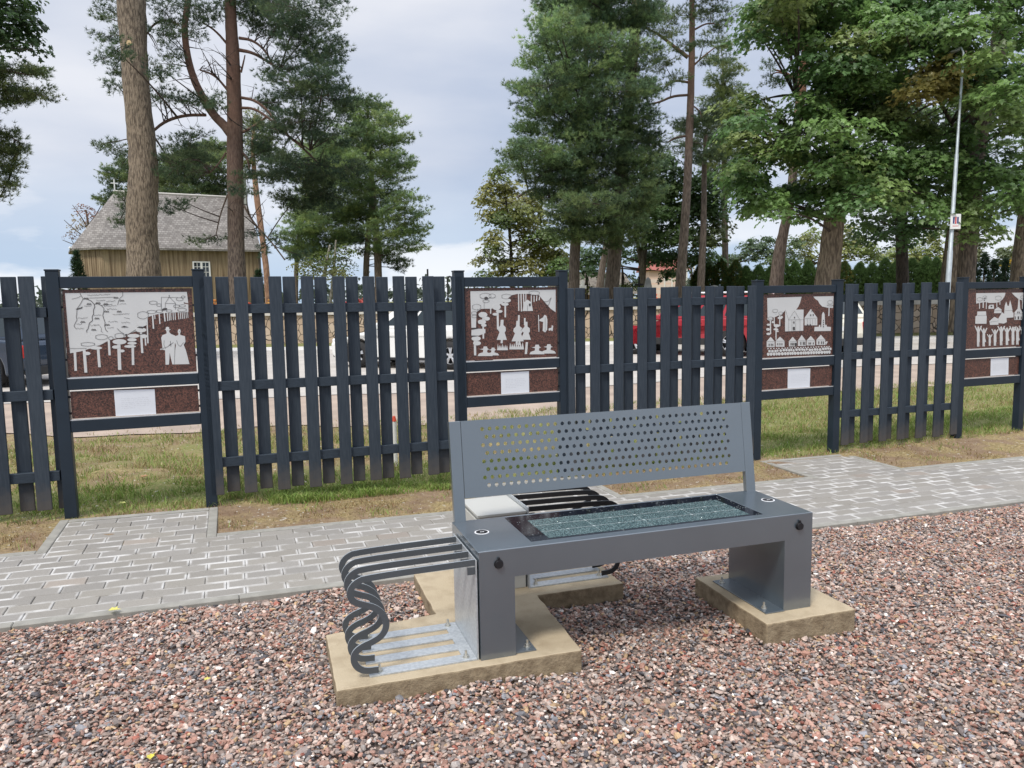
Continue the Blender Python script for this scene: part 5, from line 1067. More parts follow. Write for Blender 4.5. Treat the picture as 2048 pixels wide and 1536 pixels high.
flowers(1315, 592, 31, (.68, .12, .04), 'orange red grave flowers above the red car bonnet')

# ------------------------------------------------------------------ small posts, lamp, sign
def marker_post():
    P = onY(792, 952, 7.25); t = thing('marker_post', 'white marker post with red cap standing just behind the fence', 'post', (P[0], 7.25, gz(P[0], 7.25)), 0)
    m = MB(); m.cyl((0, 0, -.05), (0, 0, 1), .022, .47, 12); m.build('shaft', M_white, t); m = MB(); m.cyl((0, 0, .4205), (0, 0, 1), .024, .05, 12, r2=.012); m.build('cap', mat('red cap', (.6, .08, .04), .5), t)
marker_post()
def hoop():
    P = at(895, 560, 33); z0 = float(terrain(P[0], P[1])); t = thing('hook_post', 'iron post with rounded hook top left of the soldiers board', 'post', (P[0], P[1], z0), AXU)
    h = at(895, 552, 33)[2] - z0; m = MB(); m.tube([(0, 0, 0), (0, 0, h - .15)] + [(.09 - .09 * math.cos(PI * k / 6), 0, h - .15 + .13 * math.sin(PI * k / 6)) for k in range(1, 7)] + [(.18, 0, h - .4)], .035, 8); m.build('rod', M_iron, t)
hoop()
def street_lamp():
    B = at(1893, 572, 22.3); z0 = float(terrain(B[0], B[1])); T = at(1927, 105, 22.3); Tz = T[2]
    t = thing('street_lamp', 'tall slim galvanised street lamp pole rising through the maple leaves', 'street lamp', (B[0], B[1], z0), 0)
    D = (T[0] - B[0], T[1] - B[1]); f = lambda s: (D[0] * s, D[1] * s, (Tz - z0) * s)
    m = MB(); m.tube([f(-.15), f(.33), f(.333), f(.66), f(.663), f(1.0)], [.080, .072, .060, .050, .040, .028], 14); m.build('pole', M_galvdull, t, smooth=True)
    m = MB(); a = f(1.0); e = SIDE * .04 + HEAD * .5; m.tube([a, (a[0] + e[0] * .3, a[1] + e[1] * .3, a[2] + .18), (a[0] + e[0] * 1.0, a[1] + e[1] * 1.0, a[2] + .22)], .022, 8); m.build('arm', M_galvdull, t)
    m = MB(); c_ = (a[0] + e[0] * 1.15, a[1] + e[1] * 1.15, a[2] + .2); m.sphere(c_, .10, .20, .04, 12, 6); m.build('lamp_head', mat('lamp housing', (.55, .57, .58), .4, .5), t, smooth=True)
    S = at(1911, 443, 22.2); s = thing('sign', 'white sign with blue and red upright stripes fixed to the lamp pole', 'sign', S, AXU)
    w, h = .146, .21
    m = MB(); m.box(-w, w, -.012, .012, -h, h); m.build('panel', M_white, s, bevel=.004)
    cb = mat('sign blue', (.045, .055, .17), .5); cr = mat('sign red', (.55, .06, .07), .5); cg = mat('sign grey frame', (.45, .44, .45), .5)
    for x0, x1, mm in ((-.082, -.036, cb), (-.020, .020, cr), (.036, .082, cb)):
        m = MB(); m.prism([(x0, -.07), (x1, -.07), (x1, .13), (x0, .13)] if mm is cr else [(x0, -.055), (x1, -.07), (x1, .13), (x0, .12)], lambda a_, c: (a_, -.0155, c), lambda a_, c: (a_, -.0122, c)); m.build('stripe', mm, s)
    m = MB(); m.box(-.085, .085, -.0155, -.0122, -.135, -.115); m.build('letter_line', mat('small red line', (.6, .25, .25), .6), s)
    m = MB(); m.box(-w - .07, -w - .001, -.008, .008, .08, .11); m.box(-w - .07, -w - .001, -.008, .008, -.11, -.08); m.build('bracket', M_galvdull, s)
street_lamp()
leafm = leafmat('fallen leaf', .2)
def fallen(px, py, c, label, s=.05):
    P = None
    n = np.array([0.0171, -0.012, 1.]); v = ray(px, py); P = CAM + v * (-(n @ CAM) / (n @ v))
    a = rnd.uniform(0, 6); out = [(0, -.5), (.45, -.25), (.35, .1), (.5, .35), (.15, .35), (0, .7), (-.2, .3), (-.5, .3), (-.3, .05), (-.45, -.2)]
    V = [(P[0] + s * (x * math.cos(a) - y * math.sin(a)), P[1] + s * (x * math.sin(a) + y * math.cos(a)), P[2] + .022 + abs(x) * s * .35) for x, y in out] + [(P[0], P[1], P[2] + .02)]
    k = len(out); o = bulk('fallen_leaf', V, [3] * k, [(k, i, (i + 1) % k) for i in range(k)], leafm, cols=np.tile(c, (len(V), 1))); tag(o, label, 'leaf', 'fallen leaves')
fallen(228, 1228, (.62, .58, .16), 'yellow fallen leaf at the kerb on the left gravel')
fallen(302, 1525, (.68, .60, .10), 'yellow fallen leaf at the bottom left of the gravel', .03)
fallen(245, 1012, (.55, .55, .18), 'pale yellow leaf in the grass under the first board')
fallen(290, 958, (.42, .24, .12), 'brown fallen leaf in the grass behind the first board', .07)
fallen(415, 1368, (.66, .60, .14), 'small yellow leaf on the gravel left of the slab', .026)
# ------------------------------------------------------------------ trees
PALN = np.array([(.105, .152, .080), (.135, .185, .086), (.085, .128, .078), (.165, .205, .094)])
def bark(name, c, c2, vs=5, stretch=(6, 6, 1.1), bump=1.0, top=None, z0=3.0, z1=8.0):
    m = mat(name, c, .9, 0, c2=c2, vscale=vs, bump=bump, bscale=7, stretch=stretch, lo=.42, hi=.60, bdist=.06)
    if top is not None:   # flaky orange bark on the upper stem of a Scots pine
        nt = m.node_tree; L = nt.links.new; b = nt.nodes['Principled BSDF']; src = b.inputs['Base Color'].links[0].from_socket
        tc = nd(nt, 'ShaderNodeTexCoord'); s = nd(nt, 'ShaderNodeSeparateXYZ'); L(tc.outputs['Object'], s.inputs[0])
        n = nd(nt, 'ShaderNodeTexNoise'); n.inputs['Scale'].default_value = 1.6; n.inputs['Detail'].default_value = 5; L(tc.outputs['Object'], n.inputs['Vector'])
        a = nd(nt, 'ShaderNodeMath', operation='MULTIPLY_ADD'); L(n.outputs[0], a.inputs[0]); a.inputs[1].default_value = 4.0; L(s.outputs['Z'], a.inputs[2])
        r = nd(nt, 'ShaderNodeMapRange'); r.inputs['From Min'].default_value, r.inputs['From Max'].default_value = z0 + 2, z1 + 2; L(a.outputs[0], r.inputs['Value'])
        n2 = nd(nt, 'ShaderNodeTexNoise'); n2.inputs['Scale'].default_value = 9; n2.inputs['Detail'].default_value = 5; L(tc.outputs['Object'], n2.inputs['Vector'])
        k = nd(nt, 'ShaderNodeMix', data_type='RGBA'); L(n2.outputs[0], k.inputs['Factor']); k.inputs['A'].default_value = (*top, 1); k.inputs['B'].default_value = (*(x * .45 for x in top), 1)
        x = nd(nt, 'ShaderNodeMix', data_type='RGBA'); L(r.outputs[0], x.inputs['Factor']); L(src, x.inputs['A']); L(k.outputs['Result'], x.inputs['B']); L(x.outputs['Result'], b.inputs['Base Color'])
    return m
BK_grey = bark('furrowed grey brown bark', (.27, .212, .148), (.10, .075, .052), 4.0)
BK_pine = bark('pine bark', (.20, .155, .12), (.07, .052, .042), 4.5, top=(.225, .125, .085), z0=2.5, z1=8.5)
BK_pine_far = bark('pine bark brown', (.21, .165, .135), (.10, .077, .063), 3.5, top=(.25, .15, .105), z0=5.5, z1=11)
BK_maple = bark('maple bark', (.30, .235, .165), (.13, .098, .07), 3.2, bump=.7)
BK_dark = bark('dark bark', (.10, .078, .06), (.045, .035, .028), 4.0)
M_twig = mat('dark twig', (.060, .042, .034), .9)
M_needle = leafmat('pine needles', .48, .5, .3)
M_leaf = leafmat('broad leaves', .50, .40, .5)

def taper_tube(mb, pts, rad, n=12, jit=.05):
    P = [np.array(p, float) for p in pts]; R = list(rad)
    for _ in range(2):
        Q, S = [P[0]], [R[0]]
        for a, b, ra, rb in zip(P[:-1], P[1:], R[:-1], R[1:]): Q += [a * .75 + b * .25, a * .25 + b * .75]; S += [ra * .75 + rb * .25, ra * .25 + rb * .75]
        P, R = Q + [P[-1]], S + [R[-1]]
    mb.tube([tuple(p) for p in P], R, n, jit=jit)
def stem_px(path, d, base):   # path of (px, py, width_px[, depth offset])
    pts, rad = [], []
    for q in path:
        dd = d + (q[3] if len(q) > 3 else 0); pts.append(at(q[0], q[1], dd) - base); rad.append(q[2] / 2 * dd / FOC)
    return pts, rad
def tufts(P, D, ln, wd, k, spread=.75):
    N = len(P); d = D[:, None, :] + rng.normal(0, spread, (N, k, 3)); d /= np.linalg.norm(d, axis=-1, keepdims=True)
    s = np.cross(d, rng.normal(0, 1, (N, k, 3))); s /= np.linalg.norm(s, axis=-1, keepdims=True) + 1e-9
    L_ = ln * rng.uniform(.65, 1.25, (N, k, 1)); o = P[:, None, :] + d * L_ * .08
    V = np.stack([o - s * wd, o + s * wd, P[:, None, :] + d * L_], 2)
    return V.reshape(-1, 3)
def bend(a, b, sag=.12, n=4):
    a, b = np.array(a), np.array(b); l = np.linalg.norm(b - a); m = (a + b) / 2 + np.array([rng.normal(0, .05 * l), rng.normal(0, .05 * l), sag * l])
    t = np.linspace(0, 1, n)[:, None]; return (1 - t) ** 2 * a + 2 * t * (1 - t) * m + t ** 2 * b
def along(pts, z):   # nearest point of the stem at height z
    i = int(np.argmin([abs(p[2] - z) for p in pts])); return np.array(pts[i])
def nearest(pts, q, up=.25):
    w = [np.linalg.norm((np.array(p) - q) * (1, 1, .8)) + (up * max(0, p[2] - q[2] + .4)) for p in pts]; return np.array(pts[int(np.argmin(w))])
def dense(pts, n=30):
    P = np.array(pts); t = np.linspace(0, len(P) - 1, n); i = np.minimum(t.astype(int), len(P) - 2); f = (t - i)[:, None]; return list(P[i] * (1 - f) + P[i + 1] * f)

def pine(label, stems, d, clumps, barkm, depth=1.0, dens=1.0, ln=.15, wd=.0085, bright=1.0, hue=(1, 1, 1), group='pines in the cemetery', extra=(), limbs=(), side=0.8, name='pine_tree', padr=.42, front=-.3, twigs=(), pv=(.72, 1.32)):
    """stems: list of pixel paths at depth d; clumps: (px, py, rx, ry[, depth offset[, brightness]])"""
    p0 = stems[0][0]; B = at(p0[0], p0[1], d); z0 = float(terrain(B[0], B[1])); base = np.array([B[0], B[1], z0])
    t = thing(name, label, 'tree', base, 0, group)
    mb = MB(); allpts = []
    for i, st in enumerate(stems):
        pts, rad = stem_px(st, d, base)
        if i == 0: pts = [np.array([pts[0][0], pts[0][1], -.3])] + pts; rad = [rad[0] * 1.12] + rad
        taper_tube(mb, pts, rad, 14 if d < 36 else 9); allpts += dense(pts, 34)
    for st in limbs: pts, rad = stem_px(st, d, base); taper_tube(mb, pts, rad, 7, .02); allpts += dense(pts, 14)
    mb.build('trunk', barkm, t, smooth=True)
    cr = MB(); PP, DD, CC = [], [], []
    mpp = d / FOC; top = [p for p in allpts if p[2] > 2.5] or allpts
    for c in clumps:
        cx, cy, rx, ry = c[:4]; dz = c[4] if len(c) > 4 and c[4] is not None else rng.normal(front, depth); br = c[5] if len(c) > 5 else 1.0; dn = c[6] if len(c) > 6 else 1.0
        C = at(cx, cy, d + dz) - base; a, h = rx * mpp, ry * mpp
        J = nearest(top, C); bp = bend(J, C, -.05 + .1 * rng.random()); taper_tube(cr, bp, np.linspace(min(.06, .013 + .008 * np.linalg.norm(C - J)), .014, 4), 5, 0)
        npad = max(3, int(4.4 * dens * dn * a * h * PI / (padr * padr)))
        for _ in range(npad):
            w = rng.normal(0, 1, 3); w /= np.linalg.norm(w); w *= rng.random() ** .38
            q = C + SIDE * w[0] * a + HEAD * w[1] * a * side + np.array([0, 0, w[2] * h])
            if rng.random() < .5: cr.tube([tuple(C + (q - C) * .15), tuple(C + (q - C) * .6 + np.array([0, 0, -.04])), tuple(q)], [.013, .009, .005], 3, cap=False)
            out = q - C; out[2] *= .4; out = out / (np.linalg.norm(out) + 1e-6); pr = padr * rng.uniform(.6, 1.25)
            n = 15; r = np.sqrt(rng.random(n)) * pr; th = rng.uniform(0, 2 * PI, n)
            tilt = out[:2] * .3
            dx, dy = np.cos(th) * r, np.sin(th) * r
            pz = (dx * tilt[0] + dy * tilt[1]) + rng.normal(0, .055, n) - .22 * (r / pr) ** 2 * pr * .5
            PP.append(np.stack([q[0] + dx, q[1] + dy, q[2] + pz], -1))
            D = np.stack([dx / pr * .8 + out[0] * .7, dy / pr * .8 + out[1] * .7, np.full(n, .62)], -1); DD.append(D)
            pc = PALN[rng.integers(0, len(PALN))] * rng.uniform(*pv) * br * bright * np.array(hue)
            CC.append(pc[None] * rng.uniform(.8, 1.2, (n, 1)))
    for cx, cy, rx, ry, n in twigs:      # bare side twigs
        for _ in range(n):
            C = at(cx + rng.normal(0, .5) * rx, cy + rng.normal(0, .5) * ry, d + rng.normal(front, depth)) - base; J = nearest(top, C, .05); bp = bend(J, C, rng.normal(.1, .12), 5); cr.tube([tuple(q) for q in bp], np.linspace(.026, .006, 5), 4, cap=False)
            for f_ in (2, 3):
                e = bp[f_] + rng.normal(0, .35, 3); cr.tube([tuple(bp[f_]), tuple((bp[f_] + e) / 2 + rng.normal(0, .05, 3)), tuple(e)], [.011, .008, .004], 3, cap=False)
    P = np.concatenate(PP); D = np.concatenate(DD); C_ = np.concatenate(CC); k = 11
    V = tufts(P, D, ln, wd, k); F = np.arange(len(V)).reshape(-1, 3)
    cols = np.repeat(C_, k * 3, 0); cols = cols * np.tile([.85, .85, 1.15], len(V) // 3)[:, None]
    bulk('needles', V, np.full(len(F), 3), F, M_needle, cols=cols, parent=t)
    cr.build('branches', M_twig, t)
    return t

LEAF = np.array([(0, 0), (.40, -.10), (.30, .16), (.62, .42), (.26, .48), (0, 1.0), (-.26, .48), (-.62, .42), (-.30, .16), (-.40, -.10)])
def leafmesh(P, Nn, size, cols, name, parent, simple=False):
    N = len(P); Nn = Nn / np.linalg.norm(Nn, axis=1, keepdims=True)
    a = np.cross(Nn, rng.normal(0, 1, (N, 3))); a /= np.linalg.norm(a, axis=1, keepdims=True); b = np.cross(Nn, a)
    out = LEAF if not simple else np.array([(0, 0), (.42, .35), (.18, .75), (0, 1.0), (-.30, .6), (-.38, .25)])
    k = len(out); s = size * rng.uniform(.65, 1.25, (N, 1, 1))
    V = P[:, None, :] + s * (out[None, :, :1] * a[:, None, :] + (out[None, :, 1:] - .45) * b[:, None, :] + (-.32 * np.abs(out[None, :, :1]) - .18 * out[None, :, 1:] ** 2) * Nn[:, None, :])
    F = np.arange(N * k)
    return bulk(name, V.reshape(-1, 3), np.full(N, k), F, M_leaf, cols=np.repeat(cols, k, 0), parent=parent)
def broadleaf(label, name, stems, d, clumps, barkm, pal, size=.13, per=1.0, depth=1.2, limbs=(), group=None, side=.9, layer=.6, simple=False, trunkname='trunk', front=-.6):
    p0 = stems[0][0]; B = at(p0[0], p0[1], d); z0 = float(terrain(B[0], B[1])); base = np.array([B[0], B[1], z0])
    t = thing(name, label, 'tree', base, 0, group); mb = MB(); allpts = []
    for i, st in enumerate(stems):
        pts, rad = stem_px(st, d, base)
        if i == 0: pts = [np.array([pts[0][0], pts[0][1], -.3])] + pts; rad = [rad[0] * 1.15] + rad
        taper_tube(mb, pts, rad, 16 if d < 36 else 8, .045); allpts += dense(pts, 34)
    for st in limbs: pts, rad = stem_px(st, d, base); taper_tube(mb, pts, rad, 7, .02); allpts += dense(pts, 14)
    mb.build(trunkname, barkm, t, smooth=True)
    if not len(clumps): return t
    br = MB(); PP, NN, CC = [], [], []; mpp = d / FOC; top = [p for p in allpts if p[2] > 1.8] or allpts; pal = np.array(pal)
    for c in clumps:
        cx, cy, rx, ry = c[:4]; dz = c[4] if len(c) > 4 and c[4] is not None else rng.normal(front, depth); ci = c[5] if len(c) > 5 else None
        C = at(cx, cy, d + dz) - base; a, h = rx * mpp, ry * mpp; J = nearest(top, C)
        bp = bend(J, C + np.array([0, 0, -h * .2]), .10); taper_tube(br, bp, np.linspace(min(.05, .016 + .010 * np.linalg.norm(C - J)), .012, 4), 5, 0)
        area = PI * a * h; ns = max(4, int(per * area * 14)); n = max(8, int(26 * (.13 / size) ** 1.1))
        base_c = pal[rng.integers(0, len(pal))] if ci is None else np.array(ci)
        for _ in range(ns):      # a spray: a drooping umbrella of leaves
            w = rng.normal(0, 1, 3); w /= np.linalg.norm(w); w *= rng.random() ** .36
            q = C + SIDE * w[0] * a + HEAD * w[1] * a * side + np.array([0, 0, w[2] * h])
            if rng.random() < .45: br.tube([tuple(C), tuple(C * .4 + q * .6 + np.array([0, 0, .05])), tuple(q)], [.012, .008, .004], 3, cap=False)
            R = layer * rng.uniform(.5, 1.15); r = np.sqrt(rng.random(n)) * R; th = rng.uniform(0, 2 * PI, n)
            dx, dy = np.cos(th) * r, np.sin(th) * r; o = (q - C); o[2] = 0; o = o / (np.linalg.norm(o) + 1e-6)
            pz = -.30 * (dx * o[0] + dy * o[1]) - .35 * r * r / R + rng.normal(0, .05, n)
            PP.append(np.stack([q[0] + dx, q[1] + dy, q[2] + pz], -1))
            NN.append(np.stack([dx / R * .55 + o[0] * .45, dy / R * .55 + o[1] * .45, np.full(n, .85)], -1) + rng.normal(0, .33, (n, 3)))
            CC.append((base_c * rng.uniform(.62, 1.42))[None] * rng.uniform(.78, 1.25, (n, 1)))
    leafmesh(np.concatenate(PP), np.concatenate(NN), size, np.concatenate(CC), 'leaves', t, simple)
    br.build('branches', M_twig, t)
    return t

# --- left half
t = broadleaf('thick furrowed grey trunk leaning left in front of the chapel', 'linden_tree',
    [[(290, 612, 74), (288, 550, 66), (285, 500, 58), (284, 450, 58), (283, 420, 57), (288, 370, 55), (287, 320, 52), (280, 250, 49), (273, 180, 48), (269, 120, 47), (266, 60, 50), (262, 0, 52), (252, -110, 46), (240, -260, 36), (236, -420, 22)]], 28.9,
    [(250, -330, 150, 60), (120, -260, 90, 50), (330, -280, 110, 60), (200, -430, 120, 60)], BK_grey, [(.07, .11, .03), (.05, .09, .03)], .16, .35, limbs=[[(250, -110, 18), (180, -180, 10), (120, -240, 5)]])
kn = MB(); K_ = at(259, 86, 28.9 - .44); kb_ = K_ - np.array(t.location); kn.cyl(tuple(kb_), tuple(-HEAD), .085, .05, 14); kn.build('branch_scar', mat('pale cut wood', (.52, .38, .20), .8), t)
pine('tall forked orange-barked pine right of the chapel window',
    [[(476, 620, 38), (474, 550, 34), (472, 480, 32), (471, 400, 30), (470, 320, 31), (470, 262, 30), (468, 200, 27), (467, 140, 27), (463, 60, 22), (460, 0, 21), (458, -80, 17), (470, -220, 9)],
     [(466, 270, 22), (448, 250, 17), (428, 232, 16), (405, 195, 15), (388, 160, 14), (376, 120, 13), (368, 60, 12), (374, 15, 12), (382, -40, 9), (380, -140, 5)]], 30.0,
    [(600, 18, 85, 30), (655, 110, 42, 34), (560, 45, 70, 32), (610, 80, 60, 30), (560, 130, 34, 22, None, .9), (650, 150, 40, 22), (600, 165, 60, 26), (645, 195, 60, 30), (560, 205, 50, 26), (690, 205, 22, 32), (620, 240, 62, 30), (560, 262, 44, 24), (660, 275, 40, 24), (500, 20, 36, 26), (530, -10, 70, 30),
     (610, 340, 66, 34, None, .75), (560, 330, 40, 26, None, .75), (650, 390, 54, 34, None, .72), (590, 400, 42, 26, None, .75), (540, 350, 30, 24), (700, 340, 30, 24, None, .75), (530, 300, 40, 22),
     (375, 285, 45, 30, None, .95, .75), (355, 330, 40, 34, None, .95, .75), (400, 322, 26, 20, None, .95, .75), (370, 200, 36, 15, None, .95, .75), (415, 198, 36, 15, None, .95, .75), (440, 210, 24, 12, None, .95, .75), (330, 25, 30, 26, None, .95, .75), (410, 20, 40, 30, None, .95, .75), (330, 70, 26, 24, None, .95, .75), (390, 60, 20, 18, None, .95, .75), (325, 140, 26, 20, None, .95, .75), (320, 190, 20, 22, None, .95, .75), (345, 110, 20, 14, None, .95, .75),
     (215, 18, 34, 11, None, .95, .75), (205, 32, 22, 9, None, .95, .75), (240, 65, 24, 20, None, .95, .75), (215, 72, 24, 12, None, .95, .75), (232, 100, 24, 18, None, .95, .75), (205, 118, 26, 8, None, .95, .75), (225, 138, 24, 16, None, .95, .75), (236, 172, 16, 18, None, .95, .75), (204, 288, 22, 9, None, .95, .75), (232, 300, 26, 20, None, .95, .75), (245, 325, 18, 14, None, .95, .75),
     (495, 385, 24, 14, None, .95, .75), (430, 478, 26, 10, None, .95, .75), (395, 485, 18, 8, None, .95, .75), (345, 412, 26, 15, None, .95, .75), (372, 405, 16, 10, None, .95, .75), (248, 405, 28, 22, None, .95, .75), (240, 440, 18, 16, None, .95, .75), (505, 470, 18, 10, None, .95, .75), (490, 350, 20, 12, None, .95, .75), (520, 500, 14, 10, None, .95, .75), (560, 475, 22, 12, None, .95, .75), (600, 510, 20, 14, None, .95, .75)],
    BK_pine, depth=1.1, dens=.72, bright=.80, hue=(.92, 1.0, 1.02), group='pines in the cemetery', padr=.36,
    twigs=[(380, 90, 90, 110, 34), (360, 190, 60, 60, 12), (540, 110, 60, 90, 16), (560, 270, 70, 60, 14), (500, 380, 40, 70, 10), (400, 330, 60, 40, 10), (230, 80, 30, 70, 8)],
    limbs=[[(412, 230, 6), (370, 230, 6), (330, 242, 6), (302, 266, 5)], [(478, 76, 6), (505, 80, 5), (530, 100, 4), (545, 128, 4)], [(478, 100, 7), (505, 105, 6), (530, 120, 5), (560, 140, 3)], [(480, 195, 6), (510, 200, 5), (540, 225, 5), (560, 260, 5), (600, 290, 4), (640, 330, 4)], [(480, 216, 6), (505, 216, 5), (530, 230, 5), (556, 252, 4), (580, 275, 4), (620, 300, 3)], [(478, 268, 6), (505, 255, 5), (535, 232, 4)], [(358, 50, 5), (330, 38, 5), (305, 50, 4), (296, 66, 3)],
           [(455, 180, 5), (430, 150, 4), (400, 140, 3)], [(456, 90, 5), (430, 60, 4), (405, 45, 3)], [(480, 300, 5), (495, 315, 4), (500, 345, 3)], [(452, 305, 4), (440, 325, 3), (420, 345, 3)], [(487, 410, 4), (510, 450, 4), (540, 480, 3), (570, 520, 3)], [(455, 390, 3), (440, 430, 3), (432, 470, 2)], [(482, 145, 4), (488, 120, 3), (490, 110, 2)]])
pine('slender leaning reddish pine stem at the right end of the chapel', [[(537, 600, 13), (533, 540, 12), (524, 470, 11), (514, 400, 12), (508, 340, 9), (505, 290, 7), (510, 230, 4)]], 40,
     [(515, 250, 26, 26), (505, 290, 26, 26), (530, 300, 22, 22), (490, 320, 18, 16)], bark('light red bark', (.42, .25, .16), (.24, .13, .085), 4), dens=.8, ln=.17, wd=.010, bright=1.25, hue=(1.1, 1, .8))
pine('pine rising behind the chapel roof', [[(360, 600, 16), (365, 480, 14), (370, 380, 11), (375, 310, 5)]], 54,
     [(225, 350, 24, 22), (240, 390, 26, 20), (215, 405, 22, 18), (330, 370, 40, 30), (355, 400, 34, 26), (330, 340, 30, 24), (385, 350, 36, 28), (420, 330, 36, 30), (400, 390, 40, 26), (440, 370, 34, 26), (440, 300, 30, 26), (260, 345, 22, 26), (400, 300, 30, 20), (365, 320, 34, 24)], BK_pine_far, dens=.8, ln=.21, wd=.013, bright=1.15, hue=(1.02, 1.03, .9))
def mid_pine(label, stem, d, cl, **k): k['bright'] = k.get('bright', 1) * 1.2; return pine(label, stem, d, cl, BK_pine_far, ln=.21, wd=.0125, padr=.52, **k)
mid_pine('big light green pine right of the forked pine', [[(758, 612, 17), (757, 550, 15), (754, 480, 14), (748, 420, 13), (742, 340, 11), (738, 260, 7), (734, 205, 4)]], 48,
    [(728, 200, 26, 12), (705, 214, 26, 14), (760, 214, 30, 12), (735, 235, 50, 18), (780, 238, 30, 14), (700, 262, 40, 20), (750, 268, 54, 20), (800, 280, 22, 12), (680, 300, 54, 22), (740, 300, 60, 22), (790, 318, 34, 16), (660, 320, 50, 22), (720, 336, 66, 24), (785, 350, 40, 18), (815, 330, 14, 8), (700, 372, 60, 24), (760, 385, 60, 22), (815, 398, 30, 12), (690, 410, 54, 20), (750, 420, 60, 22), (800, 430, 38, 16), (840, 422, 14, 8), (780, 460, 46, 20), (825, 462, 30, 14), (842, 452, 12, 8), (810, 490, 30, 12), (838, 500, 16, 6), (770, 490, 34, 14), (715, 440, 40, 20)],
    dens=1.0, bright=1.4, hue=(1.03, 1.03, .84), depth=1.2, front=-1.2, pv=(.6, 1.45))
mid_pine('reddish-stemmed pine just left of the big light green pine', [[(733, 612, 13), (732, 540, 12), (736, 470, 11), (742, 430, 10), (740, 380, 6)]], 49.5,
    [(790, 520, 22, 14), (805, 535, 14, 10), (776, 510, 20, 12), (728, 470, 26, 18), (706, 480, 30, 16), (740, 505, 20, 10)], dens=.9, bright=.8, depth=.8)
mid_pine('loose light green pine beside the forked pine', [[(592, 612, 9), (592, 550, 9), (596, 480, 8), (612, 400, 8), (625, 330, 5)]], 50,
    [(640, 300, 44, 28), (620, 340, 50, 28), (660, 350, 40, 24), (630, 400, 50, 26), (600, 430, 36, 24), (650, 440, 50, 26), (600, 470, 40, 26), (650, 480, 50, 26), (620, 505, 50, 22), (680, 470, 30, 20), (590, 500, 26, 18), (690, 430, 26, 22)], dens=1.0, bright=1.45, hue=(1.03, 1.03, .82), depth=1.1, front=-.8, pv=(.6, 1.45))
LG = [(.16, .19, .055), (.12, .16, .045), (.20, .21, .07)]
broadleaf('small pale-leaved birch under the loose light green pine', 'birch_tree', [[(640, 612, 8), (650, 540, 7), (660, 490, 4)], [(660, 612, 6), (668, 540, 6), (672, 480, 3)]], 46,
    [(650, 520, 40, 22), (620, 530, 30, 18), (680, 530, 26, 20), (660, 550, 40, 16), (610, 550, 20, 12), (690, 500, 20, 16)], bark('pale bark', (.45, .42, .36), (.2, .18, .15)), LG, .13, .8, simple=True)
broadleaf('thin half-bare reddish tree left of the chapel', 'autumn_tree', [[(175, 612, 8), (178, 520, 7), (178, 460, 5), (172, 420, 3)]], 58,
    [(160, 418, 22, 14), (185, 430, 20, 16), (150, 440, 18, 14), (170, 455, 22, 16), (140, 470, 12, 10), (190, 470, 14, 14)], BK_dark, [(.26, .14, .11), (.22, .17, .09), (.18, .11, .08)], .12, .28, simple=True,
    limbs=[[(178, 480, 3), (150, 460, 2), (128, 440, 1)], [(178, 460, 3), (160, 430, 2), (145, 410, 1)], [(178, 450, 3), (195, 425, 2), (205, 405, 1)], [(178, 500, 3), (150, 490, 2), (125, 480, 1)]])
def conifer(label, px, ptop, pbot, wpx, d, c, group=None, name='spruce_shrub'):
    B = at(px, pbot, d); z0 = float(terrain(B[0], B[1])); T = at(px, ptop, d); h = T[2] - z0; r = wpx / 2 * d / FOC; base = np.array([B[0], B[1], z0])
    t = thing(name, label, 'shrub', base, 0, group); m = MB(); m.tube([(0, 0, -.1), (0, 0, h * .9)], [.08, .02], 7); m.build('trunk', BK_dark, t)
    n = int(260 * r * h); z = rng.random(n) ** 1.15 * h * .98; rr = r * (1 - z / h) ** .75 * np.sqrt(rng.random(n)) * (1 + .18 * np.sin(z * 7)); th = rng.uniform(0, 2 * PI, n)
    P = np.stack([np.cos(th) * rr, np.sin(th) * rr, z], -1); D = np.stack([np.cos(th) * .7, np.sin(th) * .7, np.full(n, .55)], -1)
    V = tufts(P, D, .22, .02, 9, .5); F = np.arange(len(V)).reshape(-1, 3)
    bulk('foliage', V, np.full(len(F), 3), F, M_needle, cols=np.repeat(np.array(c)[None] * rng.uniform(.6, 1.4, (n, 1)), 27, 0), parent=t)
    return t
conifer('small dark spruce left of the chapel corner', 160, 500, 605, 46, 44, (.04, .07, .035))
conifer('dark green shrub right of the chapel end wall', 520, 540, 606, 36, 42, (.035, .065, .03))
